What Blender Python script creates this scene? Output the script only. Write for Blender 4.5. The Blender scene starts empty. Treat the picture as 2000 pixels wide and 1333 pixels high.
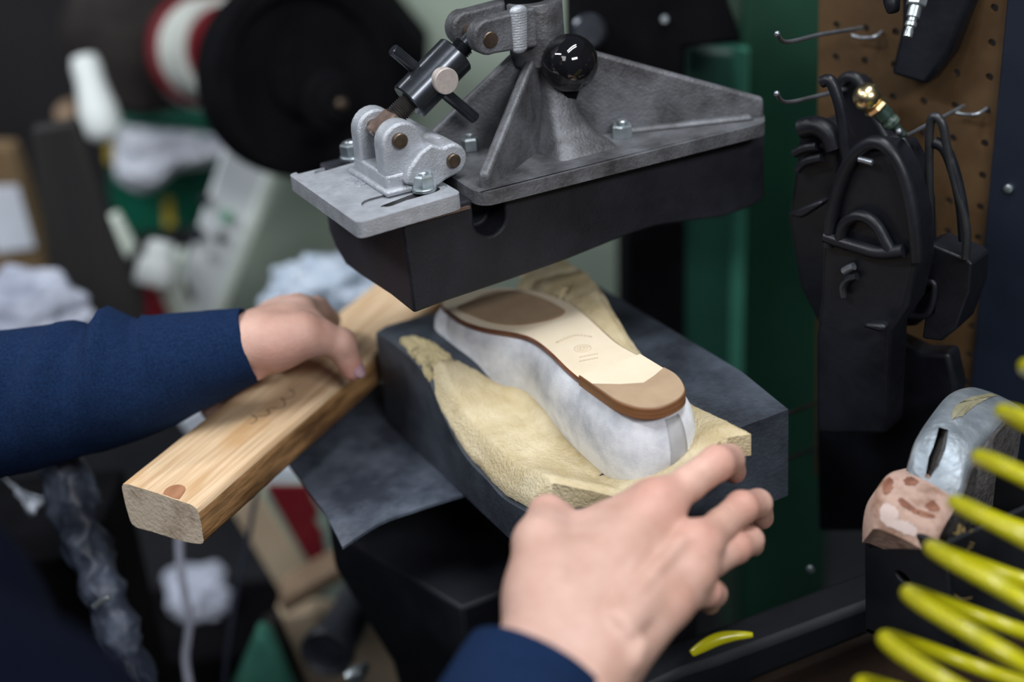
import bpy, bmesh, math, random
import numpy as np
from math import sin, cos, pi, radians, atan2, sqrt
from mathutils import Vector, Matrix, Quaternion, noise as mnoise

# ------------------------------------------------------------------ camera, world, light, exposure
sc = bpy.context.scene
COL = sc.collection
F = 2778.0                                   # focal length in pixels (50 mm on a 36 mm sensor, 2000 px wide)
CAM = np.array([0.0, 0.0, 1.60])
_p, _r, _a = radians(26), radians(5), radians(27)
_fh = np.array([sin(_a), cos(_a), 0.0])
FWD = _fh * cos(_p) + np.array([0, 0, -sin(_p)])
_r0 = np.array([cos(_a), -sin(_a), 0.0]); _u0 = np.cross(_r0, FWD)
RGT = _r0 * cos(_r) - _u0 * sin(_r)
UPV = _u0 * cos(_r) + _r0 * sin(_r)
cam_d = bpy.data.cameras.new('camera'); cam_o = bpy.data.objects.new('camera', cam_d); COL.objects.link(cam_o)
cam_d.sensor_width = 36.0; cam_d.lens = 50.0; cam_d.clip_start = 0.02; cam_d.clip_end = 60
cam_o.matrix_world = Matrix(((RGT[0], UPV[0], -FWD[0], CAM[0]), (RGT[1], UPV[1], -FWD[1], CAM[1]),
                             (RGT[2], UPV[2], -FWD[2], CAM[2]), (0, 0, 0, 1)))
cam_d.dof.use_dof = True; cam_d.dof.focus_distance = 1.06; cam_d.dof.aperture_fstop = 1.7
sc.camera = cam_o
w = bpy.data.worlds.new('world'); sc.world = w; w.use_nodes = True
w.node_tree.nodes['Background'].inputs[0].default_value = (0.50, 0.64, 0.95, 1)
w.node_tree.nodes['Background'].inputs[1].default_value = 0.06
def area(name, loc, target, sx, sy, power, col):
    l = bpy.data.lights.new(name, 'AREA'); l.shape = 'RECTANGLE'; l.size = sx; l.size_y = sy; l.energy = power; l.color = col
    o = bpy.data.objects.new(name, l); COL.objects.link(o); o.location = loc
    o.rotation_euler = (Vector(target) - Vector(loc)).to_track_quat('-Z', 'Y').to_euler()
    return o
# fluorescent tubes under the ceiling, plus one fill lamp added for the cabinet behind
area('fluorescent_and_fill_lamp', (0.60, 0.52, 2.75), (0.60, 0.52, 0), 1.2, 0.07, 12.5, (0.93, 0.97, 1.0)).rotation_euler[2] += 0.35
area('fluorescent_and_fill_lamp', (0.55, 0.30, 2.75), (0.55, 0.30, 0), 1.2, 0.07, 12.5, (0.93, 0.97, 1.0)).rotation_euler[2] += 0.35
area('fluorescent_and_fill_lamp', (-0.6, 2.3, 2.75), (-0.6, 2.3, 0), 1.2, 0.10, 18, (0.93, 0.97, 1.0))
area('fluorescent_and_fill_lamp', (-1.0, 1.1, 2.70), (0.2, 1.7, 1.0), 1.2, 0.10, 24, (0.93, 0.97, 1.0))  # added fill, brightens the finishing machine's cabinet and panel
area('ceiling_lamp', (0.35, -1.10, 2.45), (0.50, 0.9, 1.05), 0.9, 0.30, 27, (0.97, 0.98, 1.0))
area('ceiling_lamp', (-1.3, -0.3, 2.7), (0.4, 0.9, 1.0), 0.8, 0.8, 10, (0.98, 0.98, 1.0))
sc.view_settings.view_transform = 'Standard'; sc.view_settings.look = 'None'
sc.view_settings.exposure = 0.0; sc.view_settings.gamma = 1.0; sc.view_settings.use_curve_mapping = False

# ------------------------------------------------------------------ places: pixel of the photograph + a known plane or distance -> point
def ray(px, py): return RGT * (px - 1000) / F - UPV * (py - 666.5) / F + FWD
def D(px, py, d): return CAM + ray(px, py) * d
def onz(px, py, z): r = ray(px, py); return CAM + r * ((z - CAM[2]) / r[2])
def onx(px, py, x): r = ray(px, py); return CAM + r * (x / r[0])
def ony(px, py, y): r = ray(px, py); return CAM + r * (y / r[1])
def onpl(px, py, p0, n):
    r = ray(px, py); n = np.array(n, float); return CAM + r * (np.dot(np.array(p0) - CAM, n) / np.dot(r, n))
def nrm(v): v = np.array(v, float); return v / (np.linalg.norm(v) + 1e-12)
FH = _fh; RH = _r0                            # horizontal forward and right of the view
Z = np.array([0, 0, 1.0]); X = np.array([1.0, 0, 0]); Y = np.array([0, 1.0, 0])

# ------------------------------------------------------------------ materials
def mat(name, col, rough=0.6, metal=0.0, var=0.12, scale=30.0, col2=None, bump=0.0, bscale=120.0, spec=0.5, stretch=(1, 1, 1),
        sss=0.0, trans=0.0, coat=0.0, contrast=(0.35, 0.65), rvar=0.0, alpha=1.0):
    m = bpy.data.materials.new(name); m.use_nodes = True; nt = m.node_tree; b = nt.nodes['Principled BSDF']
    N = nt.nodes.new; L = nt.links.new
    tc = N('ShaderNodeTexCoord'); mp = N('ShaderNodeMapping'); mp.inputs['Scale'].default_value = stretch
    L(tc.outputs['Object'], mp.inputs['Vector'])
    ns = N('ShaderNodeTexNoise'); ns.inputs['Scale'].default_value = scale; ns.inputs['Detail'].default_value = 6; ns.inputs['Roughness'].default_value = 0.6
    L(mp.outputs[0], ns.inputs['Vector'])
    cr = N('ShaderNodeValToRGB'); e = cr.color_ramp.elements; e[0].position = contrast[0]; e[1].position = contrast[1]
    c = np.array(col, float)
    c2 = np.array(col2, float) if col2 is not None else np.clip(c * (1 + var), 0, 1)
    c1 = c if col2 is not None else np.clip(c * (1 - var), 0, 1)
    e[0].color = (*c1, 1); e[1].color = (*c2, 1)
    L(ns.outputs['Fac'], cr.inputs[0]); L(cr.outputs[0], b.inputs['Base Color'])
    b.inputs['Roughness'].default_value = rough; b.inputs['Metallic'].default_value = metal
    b.inputs['Specular IOR Level'].default_value = spec
    if rvar:
        mr = N('ShaderNodeMapRange'); mr.inputs[3].default_value = max(0, rough - rvar); mr.inputs[4].default_value = min(1, rough + rvar)
        L(ns.outputs['Fac'], mr.inputs[0]); L(mr.outputs[0], b.inputs['Roughness'])
    if sss: b.inputs['Subsurface Weight'].default_value = sss; b.inputs['Subsurface Radius'].default_value = (0.01, 0.004, 0.002); b.inputs['Subsurface Scale'].default_value = 0.5
    if trans: b.inputs['Transmission Weight'].default_value = trans
    if coat: b.inputs['Coat Weight'].default_value = coat
    if alpha < 1: b.inputs['Alpha'].default_value = alpha
    if bump:
        n2 = N('ShaderNodeTexNoise'); n2.inputs['Scale'].default_value = bscale; n2.inputs['Detail'].default_value = 4
        L(mp.outputs[0], n2.inputs['Vector'])
        bp = N('ShaderNodeBump'); bp.inputs['Strength'].default_value = bump; bp.inputs['Distance'].default_value = 0.002
        L(n2.outputs['Fac'], bp.inputs['Height']); L(bp.outputs[0], b.inputs['Normal'])
    return m

# ------------------------------------------------------------------ mesh builder
WL = {}                                        # world location of every object's origin
def basis(ax):
    ax = nrm(ax); h = Z if abs(ax[2]) < 0.9 else X
    u = nrm(np.cross(h, ax)); return u, np.cross(ax, u), ax
class MB:
    def __init__(s): s.v = []; s.f = []; s.mi = []
    def add(s, vs, fs, mi=0):
        o = len(s.v); s.v += [tuple(map(float, p)) for p in vs]
        for f in fs: s.f.append(tuple(i + o for i in f)); s.mi.append(mi)
        return s
    def box(s, c, size, axes=None, mi=0):
        A = axes or (X, Y, Z); c = np.array(c, float)
        a, b, d = [np.array(A[i], float) * size[i] / 2 for i in range(3)]
        vs = [c + i * a + j * b + k * d for k in (-1, 1) for j in (-1, 1) for i in (-1, 1)]
        return s.add(vs, [(0, 2, 3, 1), (4, 5, 7, 6), (0, 1, 5, 4), (2, 6, 7, 3), (0, 4, 6, 2), (1, 3, 7, 5)], mi)
    def prism(s, pts, ext, mi=0, mi_side=None):
        n = len(pts); pts = [np.array(p, float) for p in pts]; ext = np.array(ext, float)
        q = [p + ext for p in pts]
        o = len(s.v); s.v += [tuple(p) for p in pts] + [tuple(p) for p in q]
        s.f.append(tuple(o + i for i in range(n))); s.mi.append(mi)
        s.f.append(tuple(o + n + i for i in reversed(range(n)))); s.mi.append(mi)
        for i in range(n):
            j = (i + 1) % n; s.f.append((o + i, o + n + i, o + n + j, o + j)); s.mi.append(mi if mi_side is None else mi_side)
        return s
    def loft(s, rings, cap=True, mi=0, closed=True):
        n = len(rings[0]); vs = [p for r in rings for p in r]; fs = []
        for k in range(len(rings) - 1):
            for i in range(n if closed else n - 1):
                j = (i + 1) % n; fs.append((k * n + i, k * n + j, (k + 1) * n + j, (k + 1) * n + i))
        if cap: fs.append(tuple(reversed(range(n)))); fs.append(tuple((len(rings) - 1) * n + i for i in range(n)))
        return s.add(vs, fs, mi)
    def tube(s, path, r, n=12, cap=True, mi=0):
        P = [np.array(p, float) for p in path]; m = len(P); R = r if hasattr(r, '__len__') else [r] * m
        rings = []; u = None
        for i in range(m):
            t = nrm(P[min(i + 1, m - 1)] - P[max(i - 1, 0)])
            if u is None: u, v, _ = basis(t)
            else: u = nrm(u - t * np.dot(u, t)); v = np.cross(t, u)
            rings.append([P[i] + R[i] * (cos(a) * u + sin(a) * v) for a in np.linspace(0, 2 * pi, n, endpoint=False)])
        return s.loft(rings, cap, mi)
    def lathe(s, o, ax, prof, n=32, mi=0, cap=True):
        u, v, ax = basis(ax); o = np.array(o, float)
        return s.loft([[o + h * ax + r * (cos(a) * u + sin(a) * v) for a in np.linspace(0, 2 * pi, n, endpoint=False)] for r, h in prof], cap, mi)
    def cyl(s, a, b, r, n=24, ch=0.0, mi=0):
        a = np.array(a, float); b = np.array(b, float); L = np.linalg.norm(b - a)
        pr = [(r, 0), (r, L)] if not ch else [(r - ch, 0), (r, ch), (r, L - ch), (r - ch, L)]
        return s.lathe(a, b - a, pr, n, mi)
    def sphere(s, c, r, n=24, m=14, sc=(1, 1, 1), mi=0):
        c = np.array(c, float); sc = np.array(sc, float)
        rings = [[c + r * sc * np.array([sin(t) * cos(a), sin(t) * sin(a), cos(t)]) for a in np.linspace(0, 2 * pi, n, endpoint=False)]
                 for t in np.linspace(pi - 0.02, 0.02, m)]
        return s.loft(rings, True, mi)
    def hexnut(s, c, ax, af, h, rot=0.0):
        u, v, ax = basis(ax); c = np.array(c, float); R = af / sqrt(3)
        ring = lambda k, z: [c + ax * z + R * k * (cos(a + rot) * u + sin(a + rot) * v) for a in np.arange(6) * pi / 3]
        return s.loft([ring(0.97, 0), ring(1, h * 0.06), ring(1, h * 0.86), ring(0.88, h)])
    def build(s, name, m, parent=None, smooth=35, bevel=0.0, bseg=2, subsurf=0):
        V = np.array(s.v, float); lo, hi = V.min(0), V.max(0)
        org = np.array([(lo[0] + hi[0]) / 2, (lo[1] + hi[1]) / 2, lo[2] if parent is None else (lo[2] + hi[2]) / 2])
        me = bpy.data.meshes.new(name); me.from_pydata([tuple(p) for p in (V - org)], [], s.f)
        ms = m if isinstance(m, (list, tuple)) else [m]
        for k in ms: me.materials.append(k)
        if len(ms) > 1:
            for p, i in zip(me.polygons, s.mi): p.material_index = i
        bm = bmesh.new(); bm.from_mesh(me); bmesh.ops.recalc_face_normals(bm, faces=bm.faces); bm.to_mesh(me); bm.free()
        me.update()
        if smooth:
            me.polygons.foreach_set('use_smooth', [True] * len(me.polygons)); me.set_sharp_from_angle(angle=radians(smooth))
        o = bpy.data.objects.new(name, me); COL.objects.link(o); WL[o.name] = org
        if parent is not None: o.parent = parent; o.location = org - WL[parent.name]
        else: o.location = org
        if bevel:
            b = o.modifiers.new('bevel', 'BEVEL'); b.width = bevel; b.segments = bseg; b.limit_method = 'ANGLE'; b.angle_limit = radians(32)
        if subsurf:
            b = o.modifiers.new('sub', 'SUBSURF'); b.levels = subsurf; b.render_levels = subsurf
        return o
def cut(o, mbs):                               # carve the shapes out of a mesh for good
    for mb in mbs:
        c = mb.build('cutter', o.data.materials[0], None, 0)
        b = o.modifiers.new('cut', 'BOOLEAN'); b.object = c; b.operation = 'DIFFERENCE'; b.solver = 'EXACT'
        for m in o.modifiers:
            if m.type == 'BEVEL': m.show_viewport = False
        bpy.context.view_layer.update(); dg = bpy.context.evaluated_depsgraph_get()
        me = bpy.data.meshes.new_from_object(o.evaluated_get(dg)); nm = o.data.name
        o.modifiers.remove(b); o.data = me
        for m in o.modifiers: m.show_viewport = True
        bpy.data.objects.remove(c)
    me.polygons.foreach_set('use_smooth', [True] * len(me.polygons)); me.set_sharp_from_angle(angle=radians(35))
def tag(o, label=None, cat=None, group=None, kind=None):
    for k, v in (('label', label), ('category', cat), ('group', group), ('kind', kind)):
        if v: o[k] = v
    return o
def thing(name, label, cat, base, group=None):
    o = bpy.data.objects.new(name, None); COL.objects.link(o); o.location = tuple(base); o.empty_display_size = 0.05
    WL[o.name] = np.array(base, float); return tag(o, label, cat, group)
def copy_tree(o, loc, parent=None):
    c = o.copy(); COL.objects.link(c)
    if parent is None: c.location = tuple(loc); WL[c.name] = np.array(loc, float)
    else: c.parent = parent
    for ch in o.children: copy_tree(ch, None, c)
    return c
def slab(pp, d, th, mb=None, nv=None, mi=0, on=None, off=0.0):    # outline traced at its own distance on an upright plane, with real thickness
    n = FH if nv is None else nrm(nv)
    c = np.mean(np.array(on if on is not None else pp, float), axis=0); p0 = D(c[0], c[1], d) - n * off
    mb = mb or MB(); return mb.prism([onpl(x, y, p0, n) for x, y in pp], n * th, mi)
def spline(P, n=8, closed=False):
    P = [np.array(p, float) for p in P]; m = len(P); out = []
    for i in range(m if closed else m - 1):
        g = (lambda k: P[k % m]) if closed else (lambda k: P[min(max(k, 0), m - 1)])
        a, b, c, d = g(i - 1), g(i), g(i + 1), g(i + 2)
        for t in np.arange(n) / n:
            out.append(0.5 * (2 * b + (c - a) * t + (2 * a - 5 * b + 4 * c - d) * t * t + (3 * b - 3 * c + d - a) * t ** 3))
    if not closed: out.append(P[-1])
    return out
def fbm(p, s=1.0, o=4):
    return mnoise.fractal(Vector(p) * s, 0.9, 2.0, o, noise_basis='PERLIN_ORIGINAL')

# ------------------------------------------------------------------ signed distance shapes (hands, body) -> smooth closed surface
def surfnet(fn, lo, hi, h):
    lo = np.array(lo, float); n = np.ceil((np.array(hi) - lo) / h).astype(int) + 1
    ax = [lo[i] + np.arange(n[i]) * h for i in range(3)]
    G = np.stack(np.meshgrid(*ax, indexing='ij'), -1).astype(np.float32)
    f = fn(G.reshape(-1, 3)).reshape(n); ins = f < 0
    acc = np.zeros((n[0] - 1, n[1] - 1, n[2] - 1, 3)); cnt = np.zeros(acc.shape[:3])
    cs = [(i, j, k) for i in (0, 1) for j in (0, 1) for k in (0, 1)]
    sl = lambda A, c: A[c[0]:n[0] - 1 + c[0], c[1]:n[1] - 1 + c[1], c[2]:n[2] - 1 + c[2]]
    for a in cs:
        for d in range(3):
            if a[d]: continue
            b = list(a); b[d] = 1
            fa, fb = sl(f, a), sl(f, b); x = (fa < 0) != (fb < 0)
            t = np.where(x, fa / np.where(x, fa - fb, 1), 0)
            for k in range(3): acc[..., k] += np.where(x, a[k] + (t if k == d else 0), 0)
            cnt += x
    act = cnt > 0; idx = -np.ones(act.shape, int); idx[act] = np.arange(act.sum())
    cell = np.argwhere(act); V = lo + (cell + acc[act] / cnt[act][:, None]) * h
    Q = []
    for d in range(3):
        e = [slice(None)] * 3; e2 = [slice(None)] * 3; e[d] = slice(0, -1); e2[d] = slice(1, None)
        A, B = ins[tuple(e)], ins[tuple(e2)]
        pos = np.argwhere(A != B); u, v = (d + 1) % 3, (d + 2) % 3
        ok = (pos[:, u] > 0) & (pos[:, v] > 0) & (pos[:, u] < n[u] - 1) & (pos[:, v] < n[v] - 1); pos = pos[ok]
        fl = A[tuple(pos.T)]
        def at(du, dv):
            q = pos.copy(); q[:, u] += du; q[:, v] += dv; return idx[tuple(q.T)]
        q = np.stack([at(-1, -1), at(0, -1), at(0, 0), at(-1, 0)], 1); q[~fl] = q[~fl][:, ::-1]; Q.append(q)
    return V, np.concatenate(Q)
def rcone(p, a, b, ra, rb):
    a = np.array(a, np.float32); b = np.array(b, np.float32); ab = b - a; L2 = float(ab @ ab) + 1e-12
    t = np.clip(((p - a) @ ab) / L2, 0, 1); d = p - a - t[:, None] * ab
    return np.sqrt((d * d).sum(1)) - (ra + (rb - ra) * t)
def smin(a, b, k):
    h = np.clip(0.5 + 0.5 * (b - a) / k, 0, 1); return b + (a - b) * h - k * h * (1 - h)
def smax(a, b, k): return -smin(-a, -b, k)
def meshobj(V, Fc, name, m, parent=None, smooth=True):
    mb = MB(); mb.v = [tuple(p) for p in V]; mb.f = [tuple(int(i) for i in q) for q in Fc]; mb.mi = [0] * len(mb.f)
    return mb.build(name, m, parent, 180)
# ------------------------------------------------------------------ palette
M = {}
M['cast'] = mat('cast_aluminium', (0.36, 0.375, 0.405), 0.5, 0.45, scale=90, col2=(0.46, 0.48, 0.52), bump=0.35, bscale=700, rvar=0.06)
M['castdark'] = mat('grime_and_shade_cast_aluminium', (0.055, 0.053, 0.056), 0.52, 0.4, scale=28, col2=(0.165, 0.17, 0.185), bump=0.35, bscale=400, rvar=0.1)
M['rubber'] = mat('black_rubber', (0.0065, 0.007, 0.0105), 0.62, scale=18, col2=(0.0145, 0.0155, 0.023), bump=0.25, bscale=350, rvar=0.1, spec=0.4)
M['rubber2'] = mat('worn_black_rubber', (0.014, 0.017, 0.024), 0.55, scale=16, col2=(0.055, 0.068, 0.09), bump=0.3, bscale=300, rvar=0.12)
M['matrub'] = mat('dusty_rubber_sheet', (0.03, 0.037, 0.053), 0.5, scale=24, col2=(0.115, 0.135, 0.175), bump=0.5, bscale=200, rvar=0.12, contrast=(0.38, 0.72))
M['zinc'] = mat('zinc_plated_steel', (0.42, 0.47, 0.49), 0.32, 0.85, scale=80, var=0.2)
M['black_steel'] = mat('blued_steel', (0.05, 0.055, 0.065), 0.27, 0.75, scale=60, var=0.2, coat=0.2)
M['pin'] = mat('oxidised_steel_pin', (0.13, 0.095, 0.07), 0.4, 0.8, scale=90, var=0.3)
M['disc'] = mat('turned_steel_end', (0.46, 0.40, 0.37), 0.55, 0.35, scale=300, var=0.1)
M['rust'] = mat('rusty_steel', (0.075, 0.04, 0.028), 0.6, 0.4, scale=70, col2=(0.17, 0.125, 0.105))
M['ball'] = mat('black_phenolic', (0.006, 0.006, 0.007), 0.06, scale=20, var=0.05, coat=0.5)
M['foam'] = mat('yellowed_foam', (0.43, 0.335, 0.18), 0.95, scale=26, col2=(0.64, 0.545, 0.365), bump=0.8, bscale=420, spec=0.1, contrast=(0.3, 0.62))
M['foamdirty'] = mat('grubby_foam_scrap', (0.06, 0.06, 0.045), 0.95, scale=75, col2=(0.50, 0.42, 0.24), bump=0.9, bscale=300, spec=0.1, contrast=(0.27, 0.46))
M['suede'] = mat('pale_grey_suede', (0.50, 0.52, 0.57), 0.92, scale=30, col2=(0.80, 0.815, 0.85), bump=0.25, bscale=800, spec=0.15, contrast=(0.33, 0.58))
M['suede2'] = mat('grey_suede_strip', (0.40, 0.405, 0.41), 0.9, scale=40, col2=(0.50, 0.50, 0.51), bump=0.2, bscale=800, spec=0.15)
M['cream'] = mat('cream_leather', (0.76, 0.64, 0.47), 0.5, scale=30, col2=(0.82, 0.70, 0.53), bump=0.04, bscale=500)
M['tan'] = mat('tan_rubber', (0.37, 0.255, 0.16), 0.6, scale=50, col2=(0.42, 0.295, 0.19), bump=0.08, bscale=900)
M['welt'] = mat('stained_brown_edge', (0.10, 0.032, 0.016), 0.38, scale=60, col2=(0.19, 0.07, 0.035), stretch=(1, 1, 6))
M['heel'] = mat('stacked_leather_edge', (0.16, 0.066, 0.026), 0.4, scale=40, col2=(0.25, 0.115, 0.05), stretch=(0.4, 0.4, 14))
M['mark'] = mat('stamped_mark', (0.58, 0.48, 0.35), 0.6)
M['skin'] = None
M['navy'] = mat('navy_knit', (0.0038, 0.0115, 0.040), 0.9, scale=500, col2=(0.010, 0.029, 0.084), bump=0.5, bscale=1500, spec=0.12, stretch=(1, 1, 1), contrast=(0.3, 0.7))
M['trouser'] = mat('dark_trouser_cloth', (0.012, 0.014, 0.02), 0.9, scale=300)
M['hair'] = mat('brown_hair', (0.05, 0.03, 0.02), 0.7, scale=100, stretch=(1, 1, 0.1))
M['nail'] = mat('fingernail', (0.62, 0.42, 0.38), 0.3, scale=30, var=0.05)
M['nailbruise'] = mat('bruised_thumbnail', (0.34, 0.20, 0.26), 0.3, scale=60, col2=(0.48, 0.30, 0.33))
M['dgreen'] = mat('dark_green_paint', (0.0045, 0.034, 0.018), 0.45, scale=8, col2=(0.0065, 0.045, 0.024), rvar=0.05)
M['mgreen'] = mat('mid_green_paint', (0.010, 0.052, 0.037), 0.45, scale=8, col2=(0.014, 0.068, 0.048))
M['pgreen'] = mat('pale_green_grey_paint', (0.28, 0.34, 0.28), 0.5, scale=5, col2=(0.34, 0.40, 0.33))
M['panel'] = mat('light_grey_panel', (0.68, 0.73, 0.76), 0.45, scale=14, col2=(0.82, 0.86, 0.88))
M['paneledge'] = mat('pale_enamel', (0.70, 0.77, 0.68), 0.5, scale=10, var=0.08)
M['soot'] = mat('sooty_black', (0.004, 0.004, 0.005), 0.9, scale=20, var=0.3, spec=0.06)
M['soot2'] = mat('dirty_dark_brown', (0.014, 0.011, 0.0105), 0.75, scale=14, col2=(0.035, 0.028, 0.027), spec=0.2)
M['red'] = mat('red_enamel', (0.14, 0.008, 0.014), 0.3, scale=20, var=0.15, coat=0.4)
M['whiteband'] = mat('off_white_abrasive', (0.50, 0.53, 0.49), 0.85, scale=40, var=0.1)
M['white'] = mat('white_plastic', (0.66, 0.70, 0.69), 0.5, scale=10, var=0.06)
M['gcrate'] = mat('green_crate_plastic', (0.004, 0.105, 0.062), 0.4, scale=12, var=0.2)
M['yellow'] = mat('yellow_tape', (0.45, 0.33, 0.03), 0.5, scale=20)
M['rag'] = mat('grey_white_cloth', (0.45, 0.47, 0.54), 0.95, scale=18, col2=(0.72, 0.74, 0.80), spec=0.1, bump=0.4, bscale=90)
M['bag'] = mat('clear_plastic_film', (0.38, 0.46, 0.57), 0.22, scale=20, col2=(0.60, 0.67, 0.77), bump=0.5, bscale=40)
M['wool'] = mat('grey_fluffy_bag', (0.22, 0.24, 0.31), 0.8, scale=14, col2=(0.52, 0.55, 0.64), bump=0.6, bscale=50)
M['card'] = mat('brown_cardboard', (0.12, 0.075, 0.035), 0.85, scale=10, col2=(0.19, 0.125, 0.06))
M['paper'] = mat('white_paper', (0.62, 0.66, 0.74), 0.8, scale=10, var=0.05)
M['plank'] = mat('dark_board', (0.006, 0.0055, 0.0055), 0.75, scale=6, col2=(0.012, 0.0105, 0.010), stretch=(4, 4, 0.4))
M['cboard'] = mat('cream_board', (0.56, 0.43, 0.29), 0.7, scale=6, col2=(0.64, 0.51, 0.36))
M['mint'] = mat('mint_paint', (0.36, 0.49, 0.42), 0.6, scale=20)
M['dred'] = mat('dark_red_card', (0.20, 0.010, 0.018), 0.55, scale=14, var=0.15)
M['shelfwood'] = mat('pale_shelf_wood', (0.22, 0.145, 0.09), 0.7, scale=8, col2=(0.32, 0.22, 0.145), stretch=(1, 8, 8))
M['lacard'] = mat('green_cloth', (0.05, 0.24, 0.17), 0.8, scale=30, col2=(0.09, 0.33, 0.24))
M['floor'] = mat('dark_shop_floor', (0.012, 0.013, 0.017), 0.7, scale=4, col2=(0.026, 0.026, 0.03))
M['wall'] = mat('dark_workshop_wall', (0.012, 0.011, 0.013), 0.85, scale=3, col2=(0.02, 0.018, 0.02))
M['peg'] = mat('brown_hardboard', (0.062, 0.032, 0.011), 0.6, scale=30, col2=(0.085, 0.046, 0.017), bump=0.1)
M['navypost'] = mat('navy_painted_post', (0.006, 0.010, 0.020), 0.5, scale=10, col2=(0.009, 0.014, 0.028))
M['wire'] = mat('steel_wire', (0.26, 0.28, 0.31), 0.35, 0.8, scale=60, var=0.2)
M['dwire'] = mat('dark_wire', (0.03, 0.032, 0.036), 0.4, 0.4, scale=60, var=0.2)
M['brass'] = mat('brass', (0.62, 0.50, 0.28), 0.27, 1.0, scale=50, var=0.15)
M['greenfit'] = mat('green_black_coupling', (0.02, 0.04, 0.032), 0.4, 0.2, scale=80, col2=(0.12, 0.16, 0.13), contrast=(0.5, 0.72))
M['padrub'] = mat('moulded_black_rubber', (0.005, 0.0055, 0.008), 0.42, scale=20, col2=(0.0095, 0.0105, 0.015), rvar=0.12, spec=0.35, bump=0.15, bscale=150)
M['tapesilver'] = mat('silver_foil_tape', (0.16, 0.19, 0.22), 0.42, 0.55, scale=24, col2=(0.38, 0.41, 0.44), bump=0.9, bscale=60, contrast=(0.3, 0.7))
M['felt'] = mat('grey_felt', (0.075, 0.07, 0.066), 0.95, scale=90, col2=(0.16, 0.15, 0.145), bump=0.7, bscale=300, spec=0.1)
M['glue'] = mat('dried_glue', (0.17, 0.155, 0.09), 0.6, scale=70, col2=(0.26, 0.24, 0.16))
M['nude'] = mat('scuffed_nude_leather', (0.22, 0.115, 0.07), 0.7, scale=34, col2=(0.47, 0.31, 0.25), bump=0.4, bscale=200, contrast=(0.34, 0.5))
M['scuff'] = mat('brown_scuff', (0.14, 0.045, 0.025), 0.8, scale=60, col2=(0.30, 0.13, 0.08))
M['scar'] = mat('pale_scraped_leather', (0.55, 0.42, 0.38), 0.8, scale=50, col2=(0.62, 0.50, 0.47))
M['bin'] = mat('black_bin_plastic', (0.008, 0.0085, 0.011), 0.55, scale=16, col2=(0.014, 0.015, 0.019), spec=0.3)
M['hose'] = mat('yellow_hose', (0.50, 0.47, 0.006), 0.28, scale=20, var=0.05, coat=0.3)
M['ink'] = mat('hose_print_ink', (0.16, 0.15, 0.02), 0.5)
M['straw'] = mat('dry_straw', (0.16, 0.11, 0.03), 0.8)
M['cable'] = mat('grey_white_cable', (0.36, 0.37, 0.45), 0.5)
M['dcable'] = mat('dark_blue_cable', (0.02, 0.024, 0.045), 0.5)
M['pencil'] = mat('pencil_line', (0.13, 0.09, 0.06), 0.7)
M['knot'] = mat('wood_knot', (0.30, 0.13, 0.06), 0.6, scale=60, col2=(0.40, 0.19, 0.10), stretch=(1, 3, 1))
M['dbrown'] = mat('dark_brown_wood', (0.035, 0.019, 0.010), 0.6, scale=9, col2=(0.055, 0.03, 0.017), stretch=(1, 6, 6))
M['btn_green'] = mat('green_button', (0.02, 0.30, 0.13), 0.4)
M['btn_dark'] = mat('black_button', (0.02, 0.025, 0.03), 0.4)

def struct(mb, name, m): o = mb.build(name, m, None, 35); o['kind'] = 'structure'; return o
AX = (RH, FH, Z)                               # box axes facing the viewer
# ------------------------------------------------------------------ the setting
M['shaded_trunk'] = mat('navy_painted_shade', (0.0025, 0.004, 0.011), 0.95, scale=300, var=0.3, spec=0.05)  # near-black navy: shade painted into the colour of the sweater's trunk
M['ragw'] = mat('white_rag_cloth', (0.50, 0.53, 0.64), 0.95, scale=20, var=0.15, spec=0.1)
M['steelthread'] = mat('dark_thread_steel', (0.05, 0.045, 0.045), 0.4, 0.6, scale=80, col2=(0.12, 0.105, 0.10))
struct(MB().box((0.9, 1.6, -0.025), (6, 6, 0.05), AX), 'floor', M['floor'])
c = CAM + FH * 3.4; struct(MB().box((c[0], c[1], 1.5), (6.2, 0.06, 3.0), AX), 'wall_back', M['wall'])
c = CAM + FH * 1.4 + RH * 2.0; struct(MB().box((c[0], c[1], 1.5), (0.06, 4.0, 3.0), AX), 'wall_right', M['wall'])

# ------------------------------------------------------------------ the sole press
T = 1.245                                      # top of the aluminium plates
press = thing('sole_press', 'cast aluminium press head with ball knob and black rubber pad on a swing arm', 'press', (0.55, 1.0, 0.0))
# black rubber pad under the head: profile along X, with a U notch in its near face
yF, yB = 0.889, 1.048
pf = [(0.3735, T - 0.008), (0.7005, T - 0.008), (0.7005, 1.170), (0.684, 1.1655), (0.655, 1.1645), (0.62, 1.170), (0.59, 1.1735), (0.564, 1.173), (0.504, 1.167), (0.458, 1.1645), (0.40, 1.1625), (0.3735, 1.1605)]
mb = MB(); rows = []
for y, dz in ((yF, 0), (0.93, 0.0005), (0.985, 0.001), (1.02, 0.0), (1.036, 0.004), (yB - 0.002, 0.016), (yB, 0.03)):
    rows.append([(x, y, z if z > 1.2 else min(z + dz - (0.004 if 0.95 < y < 1.03 else 0), T - 0.02)) for x, z in pf])
mb.loft(rows)
pad = mb.build('rubber_pad', M['rubber'], press, 35, 0.0025)
c0, c1 = ony(921, 380, yF), ony(985, 380, yF); b0 = ony(952, 463, yF); xr = (c1[0] - c0[0]) / 2; xm = (c0[0] + c1[0]) / 2
prof = [(xm - xr, T + 0.02), (xm + xr, T + 0.02)] + [(xm + xr * cos(a), b0[2] + xr + xr * sin(a)) for a in np.linspace(0, -pi, 12)]
cut(pad, [MB().prism([(x, yF - 0.01, z) for x, z in prof], (0, 0.036, 0))])
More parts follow.
